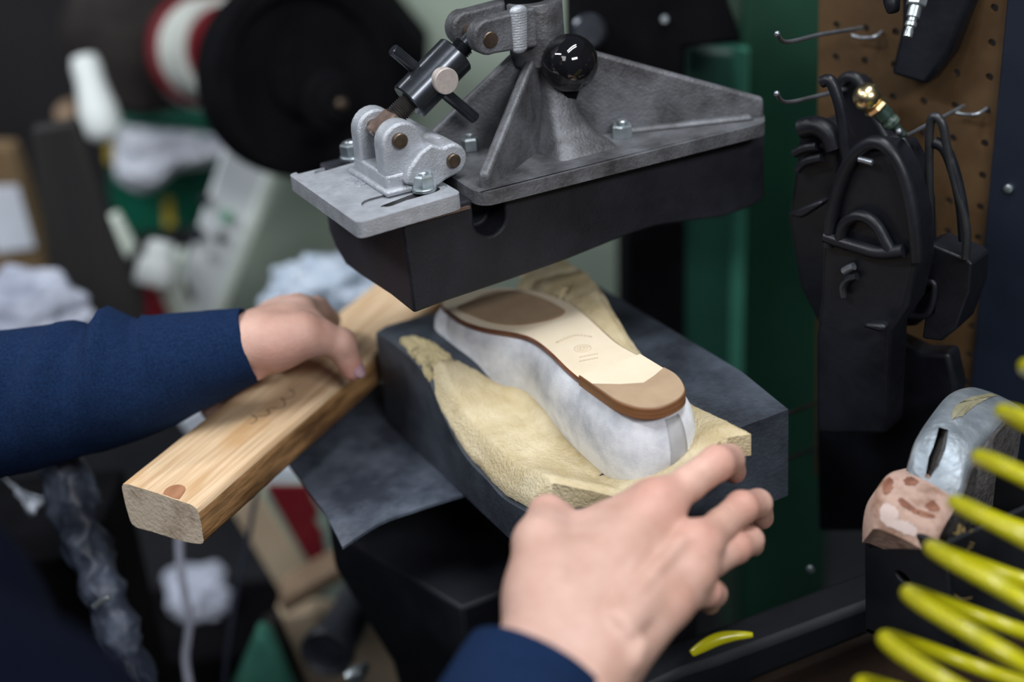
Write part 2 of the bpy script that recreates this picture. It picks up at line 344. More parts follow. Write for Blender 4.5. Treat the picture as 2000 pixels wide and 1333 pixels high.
# adjustable front plate
FP = [(0.3355, 0.8805), (0.421, 0.8855), (0.421, 1.016), (0.3355, 1.016)]
def rounded(poly, r, n=5):
    out = []; m = len(poly)
    for i in range(m):
        p = np.array(poly[i], float); a = nrm(np.array(poly[i - 1]) - p); b = nrm(np.array(poly[(i + 1) % m]) - p)
        for t in np.linspace(0, 1, n): out.append(p + a * r * (1 - t) ** 2 + b * r * t ** 2)
    return out
mb = MB().prism([(x, y, T - 0.012) for x, y in rounded(FP, 0.007)], (0, 0, 0.012))
plate = mb.build('front_plate', M['cast'], press, 35, 0.0032, 4)
def slotpoly(a, b, r, z, n=8):
    a, b = np.array(a), np.array(b); t = nrm(b - a); ang = atan2(t[1], t[0])
    return [(a[0] + r * cos(q), a[1] + r * sin(q), z) for q in np.linspace(ang + pi / 2, ang + 3 * pi / 2, n)] + [(b[0] + r * cos(q), b[1] + r * sin(q), z) for q in np.linspace(ang - pi / 2, ang + pi / 2, n)]
s1a, s1b = onz(757, 399, T)[:2], onz(845, 366, T)[:2]; s2a, s2b = onz(626, 331, T)[:2], onz(700, 305, T)[:2]
cut(plate, [MB().prism(slotpoly(s1a, s1b, 0.0054, T - 0.02), (0, 0, 0.04)), MB().prism(slotpoly(s2a, s2b, 0.0054, T - 0.02), (0, 0, 0.04)),
            MB().prism(slotpoly(onz(735, 396, T)[:2], s1b, 0.0112, T - 0.0018), (0, 0, 0.04)), MB().prism(slotpoly(onz(606, 332, T)[:2], s2b, 0.0112, T - 0.0018), (0, 0, 0.04))])
plate.data.materials.append(M['castdark'])  # dark casting colour for the slot walls, imitating shade inside
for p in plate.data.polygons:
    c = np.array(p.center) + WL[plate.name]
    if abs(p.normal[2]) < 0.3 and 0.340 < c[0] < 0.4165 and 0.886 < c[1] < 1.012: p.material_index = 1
MB().box((0.402, 0.95, T - 0.0128), (0.05, 0.128, 0.002)).build('shim_plate', M['rust'], press)
# raised maker's lettering on the plate
bpy_t = bpy.data.curves.new('txt', 'FONT'); bpy_t.body = '17AL4'; bpy_t.size = 0.0085; bpy_t.extrude = 0.0005
to = bpy.data.objects.new('txt', bpy_t); COL.objects.link(to); bpy.context.view_layer.update()
tm = bpy.data.meshes.new_from_object(to.evaluated_get(bpy.context.evaluated_depsgraph_get())); bpy.data.objects.remove(to)
mb = MB(); p0 = onz(672, 352, T); e1 = nrm(onz(707, 364, T) - p0); e2 = np.cross(Z, e1)
mb.add([p0 + e1 * v.co.x + e2 * v.co.y + Z * (0.0004 + v.co.z) for v in tm.vertices], [tuple(p.vertices) for p in tm.polygons])
q = [onz(666, 355, T), onz(694, 367, T), onz(704, 365, T)]; mb.tube([k + Z * 0.0002 for k in q], 0.0005, 6)
mb.build('raised_lettering', M['cast'], plate, 0)
# clevis on the plate: floor block, two round-topped ears
yE = (0.921, 0.938, 0.966, 0.981)
def ear(y0, y1):
    pts = [(0.378, T - 0.001), (0.378, 1.276)] + [(0.3945 + 0.0165 * cos(a), 1.2795 + 0.0165 * sin(a)) for a in np.linspace(pi, 0.12, 12)] + [(0.4165, 1.264), (0.4195, T - 0.001)]
    return MB().prism([(x, y0, z) for x, z in pts], (0, y1 - y0, 0))
clevis = MB().box((0.3985, 0.951, T + 0.006), (0.042, 0.062, 0.016))
clevis.prism([(0.374, 0.915, T - 0.001), (0.4185, 0.915, T - 0.001), (0.4185, 0.987, T - 0.001), (0.374, 0.987, T - 0.001)], (0, 0, 0.005))
cl = clevis.build('clevis_base', M['cast'], press, 35, 0.003, 3)
ear(yE[0], yE[1]).build('clevis_ear', M['cast'], press, 35, 0.0022, 3)
ear(yE[2], yE[3]).build('clevis_ear', M['cast'], press, 35, 0.0022, 3)
pl = ony(779, 274, yE[0]); PX, PZ = pl[0], pl[2]
MB().cyl((PX, yE[0] - 0.004, PZ), (PX, yE[3] + 0.003, PZ), 0.0058, 24, 0.0006).build('clevis_pin', M['pin'], press)
# hinge lug from the clevis to the main casting
lug = [ony(px, py, 0.912) for px, py in ((793, 360), (800, 330), (822, 298), (843, 282), (860, 277))]
hc = ony(884, 313, 0.912); r = 0.0125
arc = [(hc[0] + r * cos(a), 0.912, hc[2] + r * sin(a)) for a in np.linspace(radians(118), radians(-60), 10)]
lp = [tuple(p) for p in lug[:-1]] + arc + [tuple(ony(872, 352, 0.912)), tuple(ony(845, 372, 0.912))]
MB().prism(lp, (0, 0.030, 0)).build('hinge_lug', M['cast'], press, 35, 0.0022, 3)
MB().prism([(x, 0.985, z) for x, _, z in lp], (0, 0.02, 0)).build('hinge_lug', M['cast'], press, 35, 0.0022, 3)
MB().prism([(0.4165, 0.93, T - 0.001), (0.4165, 0.93, 1.268), (0.428, 0.93, 1.275), (0.436, 0.93, 1.272), (0.44, 0.93, T)], (0, 0.05, 0)).build('hinge_web', M['cast'], press, 35, 0.002)
MB().cyl((hc[0], 0.9085, hc[2]), (hc[0], 1.01, hc[2]), 0.0053, 24, 0.0006).build('hinge_pin', M['pin'], press)
# nuts with washers and bolt ends
def boltset(px, py, z, m='zinc', rot=0.3, wash=True):
    c = onz(px, py, z); n = MB().hexnut(c + Z * (0.0015 if wash else 0), Z, 0.0150, 0.0105, rot).build('hex_nut', M[m], press, 0)
    MB().cyl(c + Z * 0.0105, c + Z * 0.0138, 0.0044, 18, 0.0008).build('bolt_end', M['zinc'], n)
    if wash: MB().cyl(c - Z * 0.0012, c + Z * 0.0017, 0.0094, 28, 0.0004).build('washer', M['zinc'], n)
boltset(828, 369, T - 0.0003, rot=0.55); boltset(687, 307, T - 0.0003, rot=0.35)
# main casting: base plate, post, ribs
bp = [(0.4295, 0.8825), (0.436, 0.874), (0.682, 0.8655), (0.696, 0.884), (0.665, 0.93), (0.62, 1.01), (0.455, 1.02), (0.4345, 0.99)]
base = MB().prism([(x, y, T - 0.0105) for x, y in rounded(bp, 0.006, 4)], (0, 0, 0.0105)).build('casting_base', M['castdark'], press, 35, 0.0025, 3)
PC = ony(1047, 60, 0.952); pcx, pcy = PC[0], 0.952
MB().lathe((pcx, pcy, T - 0.002), Z, [(0.021, 0), (0.0165, 0.006), (0.0135, 0.016), (0.0125, 0.035), (0.0135, 0.06), (0.0205, 0.066), (0.0215, 0.07), (0.0215, 0.112), (0.0205, 0.1135)], 40).build('casting_post', M['castdark'], press, 35)
MB().lathe((pcx - 0.004, pcy + 0.006, T + 0.106), Z, [(0.0165, 0), (0.0165, 0.16)], 32).build('spindle', M['soot'], press)
# long sloping rib to the far right corner
a = np.array((pcx + 0.004, 0.950)); b = np.array((0.6925, 0.8815)); t = nrm(b - a); nn = np.array((t[1], -t[0]))
def web(pts2d, a, t, th):                      # pts2d: distance along the rib, height
    n3 = np.array((t[1], -t[0], 0.0)) * th
    return MB().prism([(a[0] + t[0] * s, a[1] + t[1] * s, z) - n3 / 2 for s, z in pts2d], n3)
L = np.linalg.norm(b - a); e_h = onpl(1490, 190, (b[0], b[1], 0), (nn[0], nn[1], 0))[2]; s_p = onpl(1165, 100, (b[0], b[1], 0), (nn[0], nn[1], 0))
sp = np.dot(s_p[:2] - a, t); slope = (s_p[2] - e_h) / (L - sp)
web([(0, T - 0.004), (L, T - 0.004), (L, e_h), (sp, s_p[2]), (0.012, s_p[2] + slope * (sp - 0.012) + 0.002), (0, s_p[2] + slope * sp)], a, t, 0.008).build('sloping_rib', M['castdark'], press, 35, 0.003, 3)
web([(0.05, T - 0.001), (L - 0.008, T - 0.001), (L - 0.012, T + 0.004), (0.06, T + 0.004)], a, t, 0.02).build('rib_fillet', M['castdark'], press, 35, 0.003, 3)
# buttress rib to the near corner, and the darker rib on the left
def rib3(top, bot, foot, th, nm, m):
    n = nrm(np.cross(np.array(bot) - top, np.array(foot) - top)) * th
    foot = np.array(foot, float)
    return MB().prism([np.array(top) - n / 2, np.array(bot) - n / 2, foot - n / 2, foot + np.array((0, 0, 0.014)) - n / 2], n).build(nm, m, press, 35, 0.003, 3)
rt = ony(1008, 108, 0.938)
rib3((pcx - 0.008, 0.944, rt[2]), (pcx - 0.002, 0.946, T - 0.003), (0.4385, 0.884, T - 0.003), 0.009, 'buttress_rib', M['castdark'])
cr_ = []
for z, x0, x1, y0 in ((1.333, -0.004, 0.013, 0.934), (1.318, -0.005, 0.0135, 0.932), (1.300, -0.006, 0.0145, 0.928), (1.280, -0.008, 0.0165, 0.922), (1.265, -0.010, 0.0195, 0.916), (1.256, -0.013, 0.024, 0.909), (1.2505, -0.016, 0.031, 0.900), (T - 0.001, -0.018, 0.036, 0.894)):
    xa, xb_ = pcx + x0, pcx + x1; rr = 0.0055
    cr_.append([(xa, 0.955, z), (xa, y0 + rr, z), (xa + rr * 0.3, y0 + rr * 0.3, z), (xa + rr, y0, z), (xb_ - rr, y0, z), (xb_ - rr * 0.3, y0 + rr * 0.3, z), (xb_, y0 + rr, z), (xb_, 0.955, z)])
MB().loft(cr_).build('column_rib', M['castdark'], press, 60)
rib3((pcx - 0.01, 0.955, rt[2] + 0.004), (pcx - 0.004, 0.955, T - 0.003), (0.436, 0.985, T - 0.003), 0.009, 'buttress_rib', M['castdark'])
boltset(918, 292, T, 'zinc', 0.2, False); boltset(1216, 267, T, 'zinc', 0.5, False)
# upper clevis arm from the post
yU = (0.928, 0.942, 0.962, 0.978)
uc = ony(958, 78, yU[0])
def uear(y0, y1):
    pts = [(pcx - 0.012, uc[2] + 0.017)] + [(uc[0] - 0.001 + 0.0125 * cos(a), uc[2] + 0.002 + 0.0135 * sin(a)) for a in np.linspace(radians(75), radians(285), 12)] + [(pcx - 0.012, uc[2] - 0.013)]
    return MB().prism([(x, y0, z) for x, z in pts], (0, y1 - y0, 0))
uear(yU[0], yU[1]).build('upper_ear', M['castdark'], press, 35, 0.002, 3)
uear(yU[2], yU[3]).build('upper_ear', M['castdark'], press, 35, 0.002, 3)
MB().cyl((uc[0], yU[0] - 0.001, uc[2]), (uc[0], yU[3], uc[2]), 0.0062, 24, 0.0006).build('upper_pin', M['pin'], press)
wb = MB()                                      # weld bead: overlapping beads down the seam
for i, k in enumerate(np.linspace(0, 1, 15)):
    px, py = 1012 + 3 * k, 22 + 72 * k; p = ony(px, py, 0.929); wb.sphere(p, 0.0078 - 0.0012 * k, 18, 10, (0.95, 0.55, 0.6))
wb.build('weld_bead', M['cast'], press, 180)
# turnbuckle between the two clevises
la = np.array((PX, 0.952, PZ)); ub = np.array((uc[0], 0.952, uc[2])); ta = nrm(ub - la); Lt = np.linalg.norm(ub - la)
tb = MB().cyl(la + ta * Lt * 0.29, la + ta * Lt * 0.80, 0.0158, 48, 0.0012).build('turnbuckle_barrel', M['black_steel'], press)
def rod(p0, p1, th0, th1):
    mb = MB().cyl(p0, p1, 0.0063, 20); a = np.array(th0); b = np.array(th1); n = int(np.linalg.norm(b - a) / 0.0019)
    pr = []
    for i in range(n): pr += [(0.0064, i * 0.0019), (0.0082, i * 0.0019 + 0.00095)]
    mb.lathe(a, b - a, pr, 24); return mb
rod(la - ta * 0.008, la + ta * Lt * 0.30, la + ta * 0.014, la + ta * Lt * 0.31).build('threaded_rod', M['steelthread'], tb)
rod(la + ta * Lt * 0.78, ub + ta * 0.006, la + ta * Lt * 0.795, ub - ta * 0.010).build('threaded_rod', M['black_steel'], tb)
MB().box(la + ta * 0.004, (0.022, 0.020, 0.013), (ta, Y, np.cross(ta, Y))).build('rod_end', M['rust'], tb, 35, 0.002)
tc = ony(868, 157, 0.952 - 0.0158); tcen = np.array((tc[0], 0.952, tc[2]))
h0 = ony(766, 96, 0.957); h1 = ony(929, 232, 0.947)
MB().cyl(h0, h1, 0.0046, 20, 0.0008).build('cross_bar', M['black_steel'], tb)
MB().cyl(tcen, tcen - Y * 0.0200, 0.0099, 32, 0.0006).build('turned_pin', M['disc'], tb)
# ball knob on its lever
kc = ony(1112, 123, 0.925)
MB().sphere(kc, 0.0222, 44, 28).build('ball_knob', M['ball'], press, 180)
MB().tube([kc + (0.0, 0.004, -0.016), kc + (-0.001, 0.008, -0.027), kc + (-0.003, 0.012, -0.035)], [0.0105, 0.0095, 0.004], 18).build('knob_neck', M['soot'], press, 60)
# swing arm and column behind the head
A1 = D(1222, 40, 1.30); mb = MB()
slab([(1118, -90), (1392, -90), (1452, 85), (1340, 96), (1340, 335), (1118, 335)], 1.36, 0.10, mb)
mb.build('swing_arm', M['soot'], press, 35, 0.006)
MB().cyl(D(1150, 62, 1.30), D(1150, 62, 1.38), 0.017, 24, 0.004).build('arm_bolt', M['black_steel'], press)
MB().cyl(D(1298, 38, 1.34), D(1298, 38, 1.38), 0.004, 12, 0.001).build('screw', M['zinc'], press)
slab([(1452, -120), (1640, -120), (1610, 1330), (1440, 1330)], 1.62, 0.18).build('column', M['dgreen'], press, 35, 0.006)
cv_ = [(1340, 88), (1456, 96), (1446, 735), (1338, 720)]
cov = slab(cv_, 1.55, 0.12).build('column_cover', M['mgreen'], press, 35, 0.008, 3)
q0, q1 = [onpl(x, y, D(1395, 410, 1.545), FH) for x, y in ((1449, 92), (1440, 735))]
M['lgreen'] = mat('lit_green_edge', (0.04, 0.17, 0.115), 0.45, scale=10, var=0.12)  # lighter green: light caught by the edge, put into its colour
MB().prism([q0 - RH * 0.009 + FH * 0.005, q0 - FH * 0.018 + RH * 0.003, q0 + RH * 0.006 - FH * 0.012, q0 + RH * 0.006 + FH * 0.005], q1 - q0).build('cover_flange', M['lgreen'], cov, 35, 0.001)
slab([(1222, 430), (1342, 430), (1342, 760), (1222, 760)], 1.60, 0.10).build('lower_arm', M['soot'], press, 35, 0.006)

# pedestal under the block
def ring(z, pts): return [onz(x, y, z) for x, y in pts]
mb = MB()
r0 = [(0.332, 1.045), (0.377, 0.872), (0.62, 0.87), (0.62, 1.13), (0.36, 1.13)]
mb.loft([[(x * k + (1 - k) * 0.50 + s, (y - 0.98) * k + 0.98, z) for x, y in r0] for z, k, s in ((0.0, 0.80, 0.02), (0.62, 0.82, 0.02), (0.74, 0.86, 0.015), (0.82, 0.95, 0.004), (0.86, 1, 0), (0.90, 1, 0))])
mb.build('pedestal', M['rubber'], press, 35, 0.004)
MB().box((0.525, 0.985, 0.9425), (0.155, 0.175, 0.085)).build('pedestal_riser', M['rubber'], press, 35, 0.004)
# black cast bar low in front of the column
a = onz(1330, 1345, 0.86); b = onz(1720, 1175, 0.86)
# ------------------------------------------------------------------ rubber block that carries the foam
def interp(x, xs, ys): return float(np.interp(x, xs, ys))
def sst(a, b, x): t = min(1, max(0, (x - a) / (b - a))); return t * t * (3 - 2 * t)
YL = [0.70, 0.74, 0.776, 0.82, 0.848, 0.886, 0.92, 0.943, 0.996, 1.05]
ZL = [1.052, 1.044, 1.036, 1.027, 1.030, 1.035, 1.058, 1.081, 1.0865, 1.080]
_yl = spline([(a, b, 0) for a, b in zip(YL, ZL)], 8); _yx = [p[0] for p in _yl]; _yz = [p[1] for p in _yl]
def zblock(x, y):
    r = interp(y, [0.72, 0.80, 1.04], [1.062, 1.074, 1.074])
    k = sst(0.42, 0.56, x); return interp(y, _yx, _yz) * (1 - k) + r * k
def solidgrid(P, bot):                          # closed solid from a top grid and a function giving the underside
    nu, nv = len(P), len(P[0]); mb = MB(); id_ = lambda i, j: i * nv + j; o = nu * nv
    vs = [p for r in P for p in r] + [bot(p) for r in P for p in r]; fs = []
    for i in range(nu - 1):
        for j in range(nv - 1):
            fs.append((id_(i, j), id_(i + 1, j), id_(i + 1, j + 1), id_(i, j + 1)))
            fs.append((o + id_(i, j), o + id_(i, j + 1), o + id_(i + 1, j + 1), o + id_(i + 1, j)))
    bd = [(i, 0) for i in range(nu)] + [(nu - 1, j) for j in range(1, nv)] + [(i, nv - 1) for i in range(nu - 2, -1, -1)] + [(0, j) for j in range(nv - 2, 0, -1)]
    for k in range(len(bd)):
        a, b = id_(*bd[k]), id_(*bd[(k + 1) % len(bd)]); fs.append((a, o + a, o + b, b))
    return mb.add(vs, fs)
BX0, BX1, BY0, BY1, BZ0 = 0.40, 0.607, 0.742, 1.042, 0.9885
P = [[(x, y, zblock(x, y) - 0.004 * (1 - sst(0, 0.006, x - BX0))) for y in np.linspace(BY0, BY1, 60)] for x in np.concatenate([[BX0], np.linspace(BX0 + 0.003, BX1, 26)])]
blk = tag(solidgrid(P, lambda p: (p[0], p[1], BZ0)).build('rubber_block', M['rubber2'], None, 50), 'black rubber cushion block under the yellow foam and the shoe', 'block')
WL[blk.name] = np.array(blk.location)

# torn scrap of older foam glued to the back corner of the block
rnd = random.Random(4)
cen = [onz(px, py, 1.087) for px, py in ((779, 664), (800, 655), (822, 660), (846, 668), (868, 680), (884, 692), (876, 700), (858, 702), (846, 714), (832, 716), (818, 700), (800, 684))]
edge = []
for i, p in enumerate(spline(cen, 6, True)): edge.append(p + np.array([rnd.uniform(-1, 1), rnd.uniform(-1, 1), 0]) * 0.0011)
cc = np.mean(edge, axis=0); mb = MB(); rings = []
for k, dz in ((1.0, -0.004), (0.97, 0.0005), (0.85, 0.002), (0.6, 0.0022), (0.3, 0.002), (0.02, 0.002)):
    rings.append([np.array([cc[0] + (p[0] - cc[0]) * k, cc[1] + (p[1] - cc[1]) * k, zblock(cc[0] + (p[0] - cc[0]) * k, cc[1] + (p[1] - cc[1]) * k) + dz + 0.001 * fbm(p * k, 200)]) for p in edge])
mb.loft(rings).build('foam_scrap', M['foamdirty'], blk, 60)

# ------------------------------------------------------------------ shoe, sole up
ZS = 1.1024                                    # underside of the welt line
outl = [(860, 603), (875, 617), (905, 638), (947, 652), (996, 660), (1028, 667), (1052, 680), (1077, 701), (1108, 732), (1133, 753), (1171, 783), (1203, 804), (1245, 818), (1283, 819), (1318, 809),
        (1336, 788), (1333, 765), (1298, 736), (1262, 712), (1233, 696), (1206, 680), (1178, 655), (1150, 629), (1126, 609), (1101, 595), (1063, 582), (1024, 574), (989, 571), (940, 571), (905, 577), (877, 589)]
OL = [onz(x, y, ZS) for x, y in outl]
sp_ = spline(OL, 10, True)
def resample(P, n):
    P = [np.array(p) for p in P]; Q = P + [P[0]]; s = [0]
    for i in range(len(P)): s.append(s[-1] + np.linalg.norm(Q[i + 1] - Q[i]))
    out = []
    for t in np.linspace(0, s[-1], n, endpoint=False):
        k = min(np.searchsorted(s, t, 'right') - 1, len(P) - 1); f = (t - s[k]) / (s[k + 1] - s[k]); out.append(Q[k] * (1 - f) + Q[k + 1] * f)
    return out
NS = 160; OU = resample(sp_, NS)
def offset(P, d, smooth=3):
    n = len(P); N_ = []
    for i in range(n):
        t = P[(i + 2) % n] - P[i - 2]; N_.append(nrm(np.array([t[1], -t[0], 0])))
    for _ in range(smooth): N_ = [nrm(N_[i - 1] + N_[i] * 2 + N_[(i + 1) % n]) for i in range(n)]
    s = 1 if np.dot(N_[0], P[0] - np.mean(P, axis=0)) > 0 else -1
    return [P[i] + N_[i] * d * s for i in range(n)]
OU = [sum(OU[(i + k) % NS] * wgt for k, wgt in ((-2, .1), (-1, .2), (0, .4), (1, .2), (2, .1))) for i in range(NS)]
toe_y, heel_y = max(p[1] for p in OU), min(p[1] for p in OU)
shoe = thing('shoe', 'pale grey suede shoe lying sole up on the yellow foam', 'shoe', (np.mean([p[0] for p in OU]), np.mean([p[1] for p in OU]), 1.035))
def hfrac(p): return (p[1] - heel_y) / (toe_y - heel_y)
levels = [(0.0005, -0.0012), (-0.001, 0.0006), (-0.004, 0.0024), (-0.009, 0.0046), (-0.016, 0.0064), (-0.025, 0.0074), (-0.035, 0.0074), (-0.045, 0.0064), (-0.055, 0.0045), (-0.066, 0.0010), (-0.069, -0.006)]
rings = []
for dz, off in levels:
    rg = []
    for p in offset(OU, off):
        h = hfrac(p); k = 1 - 0.42 * sst(0.62, 1.05, h)
        q = p + Z * dz * k
        q = q + nrm(p - np.mean(OU, axis=0)) * 0.0009 * fbm(q, 45, 3)
        rg.append(q)
    rings.append(rg)
up = MB().loft(rings[::-1]); up.build('upper', M['suede'], shoe, 180)
# seam strip down the back of the heel
i0 = min(range(NS), key=lambda i: np.linalg.norm(rings[4][i] - onpl(1318, 850, rings[4][i], FH)))
strip = [[offset(rings[l], 0.0009)[(i0 + j) % NS] for j in range(-1, 3)] for l in range(1, 11)]
mb = MB(); mb.loft(strip, False, closed=False); st = mb.build('back_seam_strip', M['suede2'], shoe, 180)
so = st.modifiers.new('s', 'SOLIDIFY'); so.thickness = 0.001
# sole: cream face, stained edge
sole = MB(); inn = offset(OU, -0.0012)
r1 = [p + Z * 0.0005 for p in OU]; r2 = [p + Z * 0.0036 for p in offset(OU, 0.0004)]; r3 = [p + Z * 0.0046 for p in inn]
sole.loft([[p - Z * 0.003 for p in offset(OU, -0.003)], r1, r2], False, 1); sole.loft([r2, r3], False, 1)
sole.add(r3, [tuple(range(NS))], 0); sole.add([p - Z * 0.003 for p in offset(OU, -0.003)], [tuple(reversed(range(NS)))], 1)
sole.build('sole', [M['cream'], M['welt']], shoe, 40)
ZT = ZS + 0.0047
# tan grip patch under the ball of the foot
pt = [(893, 603), (930, 621), (968, 633), (1010, 637), (1058, 631), (1092, 621), (1104, 611), (1098, 603), (1066, 586), (1028, 573), (990, 568), (950, 574), (915, 590)]
pp = resample(spline([onz(x, y, ZT) for x, y in pt], 8, True), 90)
MB().prism([p - Z * 0.001 for p in pp], Z * 0.0016).build('forefoot_patch', M['tan'], shoe, 40, 0.0003)
# heel lift
hl = [(1131, 732), (1171, 760), (1203, 781), (1238, 794), (1268, 797), (1298, 792), (1324, 780), (1337, 764), (1332, 746), (1318, 730), (1297, 718), (1250, 690)]
ZH = ZT + 0.0088
HP = [onz(x, y, ZH) for x, y in hl]
crv = spline(HP[:-1], 6) + [HP[-1]]
heel = MB()
lay = [(0.0, 0.0007), (0.0028, 0.0007), (0.0029, 0.0001), (0.0032, 0.0001), (0.0033, 0.0006), (0.0058, 0.0006), (0.0059, 0.0), (0.0062, 0.0), (0.0063, 0.0005), (0.0082, 0.0003), (0.0088, -0.0008)]
hc_ = np.mean(crv, axis=0)
rg = []
for z, o in lay:
    rg.append([np.array([p[0], p[1], ZT - 0.0003 + z]) + nrm(np.array([p[0] - hc_[0], p[1] - hc_[1], 0])) * o for p in crv])
heel.loft(rg, False, 0)
heel.add(rg[-1], [tuple(range(len(crv)))], 1); heel.add(rg[0], [tuple(reversed(range(len(crv))))], 0)
hobj = heel.build('heel', [M['heel'], M['cream']], shoe, 30)
# tan top piece at the back of the heel
tp = [(1167, 753), (1203, 776), (1238, 789), (1268, 792), (1297, 787), (1322, 776), (1334, 762), (1330, 746), (1317, 731), (1297, 720), (1278, 735), (1257, 749), (1212, 752)]
ni = lambda x, y: min(range(len(crv)), key=lambda i: np.linalg.norm(rg[-1][i] - onz(x, y, ZH)))
T1 = [rg[-1][i] + nrm(np.array([crv[i][0] - hc_[0], crv[i][1] - hc_[1], 0])) * 0.0006 for i in range(ni(1164, 752), ni(1298, 719) + 1)] + [onz(x, y, ZH) for x, y in tp[10:]]
MB().prism([p - Z * 0.0012 for p in T1], Z * 0.0019).build('heel_top_piece', M['tan'], hobj, 30, 0.0003)
# faint stamp on the waist
mb = MB(); q = lambda x, y: onz(x, y, ZT + 0.0001)
k = [q(1088, 669), q(1108, 660), q(1130, 655), q(1154, 658)]
for p in spline(k, 4): mb.box(p, (0.0014, 0.0022, 0.0004))
c = q(1138, 681); e1 = nrm(q(1152, 681) - c); e2 = np.cross(Z, e1)
mb.tube([c + 0.0065 * (cos(a) * e1 + sin(a) * e2) for a in np.linspace(0, 2 * pi, 26)], 0.0003, 5)
mb.tube([c + 0.0042 * (cos(a) * e1 + sin(a) * e2) for a in np.linspace(0, 2 * pi, 20)], 0.0003, 5)
for a in np.linspace(0, 2 * pi, 5, endpoint=False): mb.box(c + 0.002 * (cos(a) * e1 + sin(a) * e2), (0.0013, 0.0013, 0.0004))
for yy in (698, 706):
    for x in np.linspace(1133, 1166, 8): mb.box(q(x, yy - (x - 1133) * 0.2), (0.0011, 0.0018, 0.0004))
mb.build('stamp', M['mark'], shoe, 0)

# ------------------------------------------------------------------ foam cushion
def inside_d(x, y):                             # signed distance to the shoe outline in plan
    best = 1e9; ins = False; n = NS
    for i in range(0, n, 2):
        a = OU[i]; b = OU[(i + 2) % n]
        d = (b[0] - a[0], b[1] - a[1]); t = ((x - a[0]) * d[0] + (y - a[1]) * d[1]) / (d[0] ** 2 + d[1] ** 2 + 1e-12); t = min(1, max(0, t))
        best = min(best, (x - a[0] - t * d[0]) ** 2 + (y - a[1] - t * d[1]) ** 2)
        if (a[1] > y) != (b[1] > y) and x < (b[0] - a[0]) * (y - a[1]) / (b[1] - a[1]) + a[0]: ins = not ins
    return -sqrt(best) if ins else sqrt(best)
FYR = [0.71, 0.78, 0.83, 0.87, 0.90, 0.93, 0.97, 1.01, 1.09]; FZR = [1.086, 1.077, 1.081, 1.088, 1.100, 1.110, 1.112, 1.104, 1.10]
def foam_top(x, y):
    zl_ = interp(y, _yx, _yz) + interp(y, [0.70, 0.76, 0.80, 0.90, 0.93, 0.944, 0.95], [0.031, 0.028, 0.026, 0.021, 0.013, 0.006, 0.004])
    zm = interp(y, [0.70, 0.78, 0.85, 0.90, 0.945, 1.1], [1.062, 1.042, 1.046, 1.056, 1.072, 1.080])
    zr = interp(y, FYR, FZR)
    z = interp(x, [0.40, 0.412, 0.455, 0.53, 0.56], [zl_ - 0.012, zl_, zm, zr, zr])
    return z
nu, nv = 84, 110; P = []
for j in range(nv):
    t = j / (nv - 1); row = []
    for i in range(nu):
        u = i / (nu - 1)
        yb = 0.776 + (0.708 - 0.776) * u - 0.026 * sin(pi * min(1, u * 1.15)) ** 1.2; yt = 1.092 - 0.012 * u
        y = yb + (yt - yb) * t
        xl = 0.4005 + 0.105 * sst(0.944, 0.952, y) + 0.056 * sst(0.985, 1.045, y); xr = interp(y, [0.70, 0.73, 0.80, 0.90, 0.97, 1.02, 1.09], [0.546, 0.5465, 0.547, 0.558, 0.574, 0.583, 0.578])
        x = xl + (xr - xl) * u + 0.0007 * fbm((t * 40, i, 3.0), 0.8)
        y += 0.0007 * fbm((u * 40, j, 9.0), 0.8)
        z = foam_top(x, y)
        ed = min(u, 1 - u, t * 1.5, 1); z -= 0.005 * (1 - sst(0, 0.05, ed))
        d = inside_d(x, y)
        if d < 0.014: z = z - 0.003 * (1 - sst(0.0, 0.014, d)) if d > 0.0015 else max(1.036, z - 0.003 - 3.0 * (0.0015 - d))
        z += 0.0008 * fbm((x, y, 0), 70, 4) + 0.0004 * fbm((x, y, 5), 260, 2)
        row.append((x, y, z))
    P.append(row)
def fbot(p):
    zb = zblock(p[0], p[1]) if p[1] > 0.73 else zblock(p[0], 0.742) - 0.002
    return (p[0], p[1], min(zb + 0.0008, p[2] - 0.003))
foam = tag(solidgrid(P, fbot).build('foam_cushion', M['foam'], None, 70), 'yellowed foam pad bowed around the shoe on the black rubber block', 'foam pad')

# ------------------------------------------------------------------ rubber sheet below the block
cs = [onz(x, y, 0.984) for x, y in ((568, 902), (665, 1046), (905, 975))]
P = []
for i in range(40):
    u = i / 39; row = []
    for j in range(40):
        v = j / 39
        a = cs[0] * (1 - v) + cs[1] * v; a = a + (cs[0] - cs[1]) * 0.9 * max(0, 0)  # left edge
        left = np.array([cs[1][0] + (cs[0][0] - cs[1][0]) * v * 1.0, cs[1][1] + 0.235 * v, 0]); right = np.array([0.618, cs[2][1] + (1.12 - cs[2][1]) * v, 0])
        if u < 0.4: k = u / 0.4; mid = np.array([0.40, cs[2][1] + (1.12 - cs[2][1]) * v, 0]); p = left * (1 - k) + mid * k
        else: k = (u - 0.4) / 0.6; mid = np.array([0.40, cs[2][1] + (1.12 - cs[2][1]) * v, 0]); p = mid * (1 - k) + right * k
        z = 0.9878 - 0.003 * (1 - sst(0, 0.35, u)) * (1 - v) - 0.012 * max(0, 1 - (u + v) / 0.16) ** 1.5 + (0.0006 * fbm(p, 30) if u < 0.38 else 0)
        row.append((p[0], p[1], z))
    P.append(row)
tag(solidgrid(P, lambda p: (p[0], p[1], p[2] - 0.0025)).build('rubber_sheet', M['matrub'], None, 50), 'dusty black rubber sheet with a free corner sticking out under the block', 'rubber sheet')

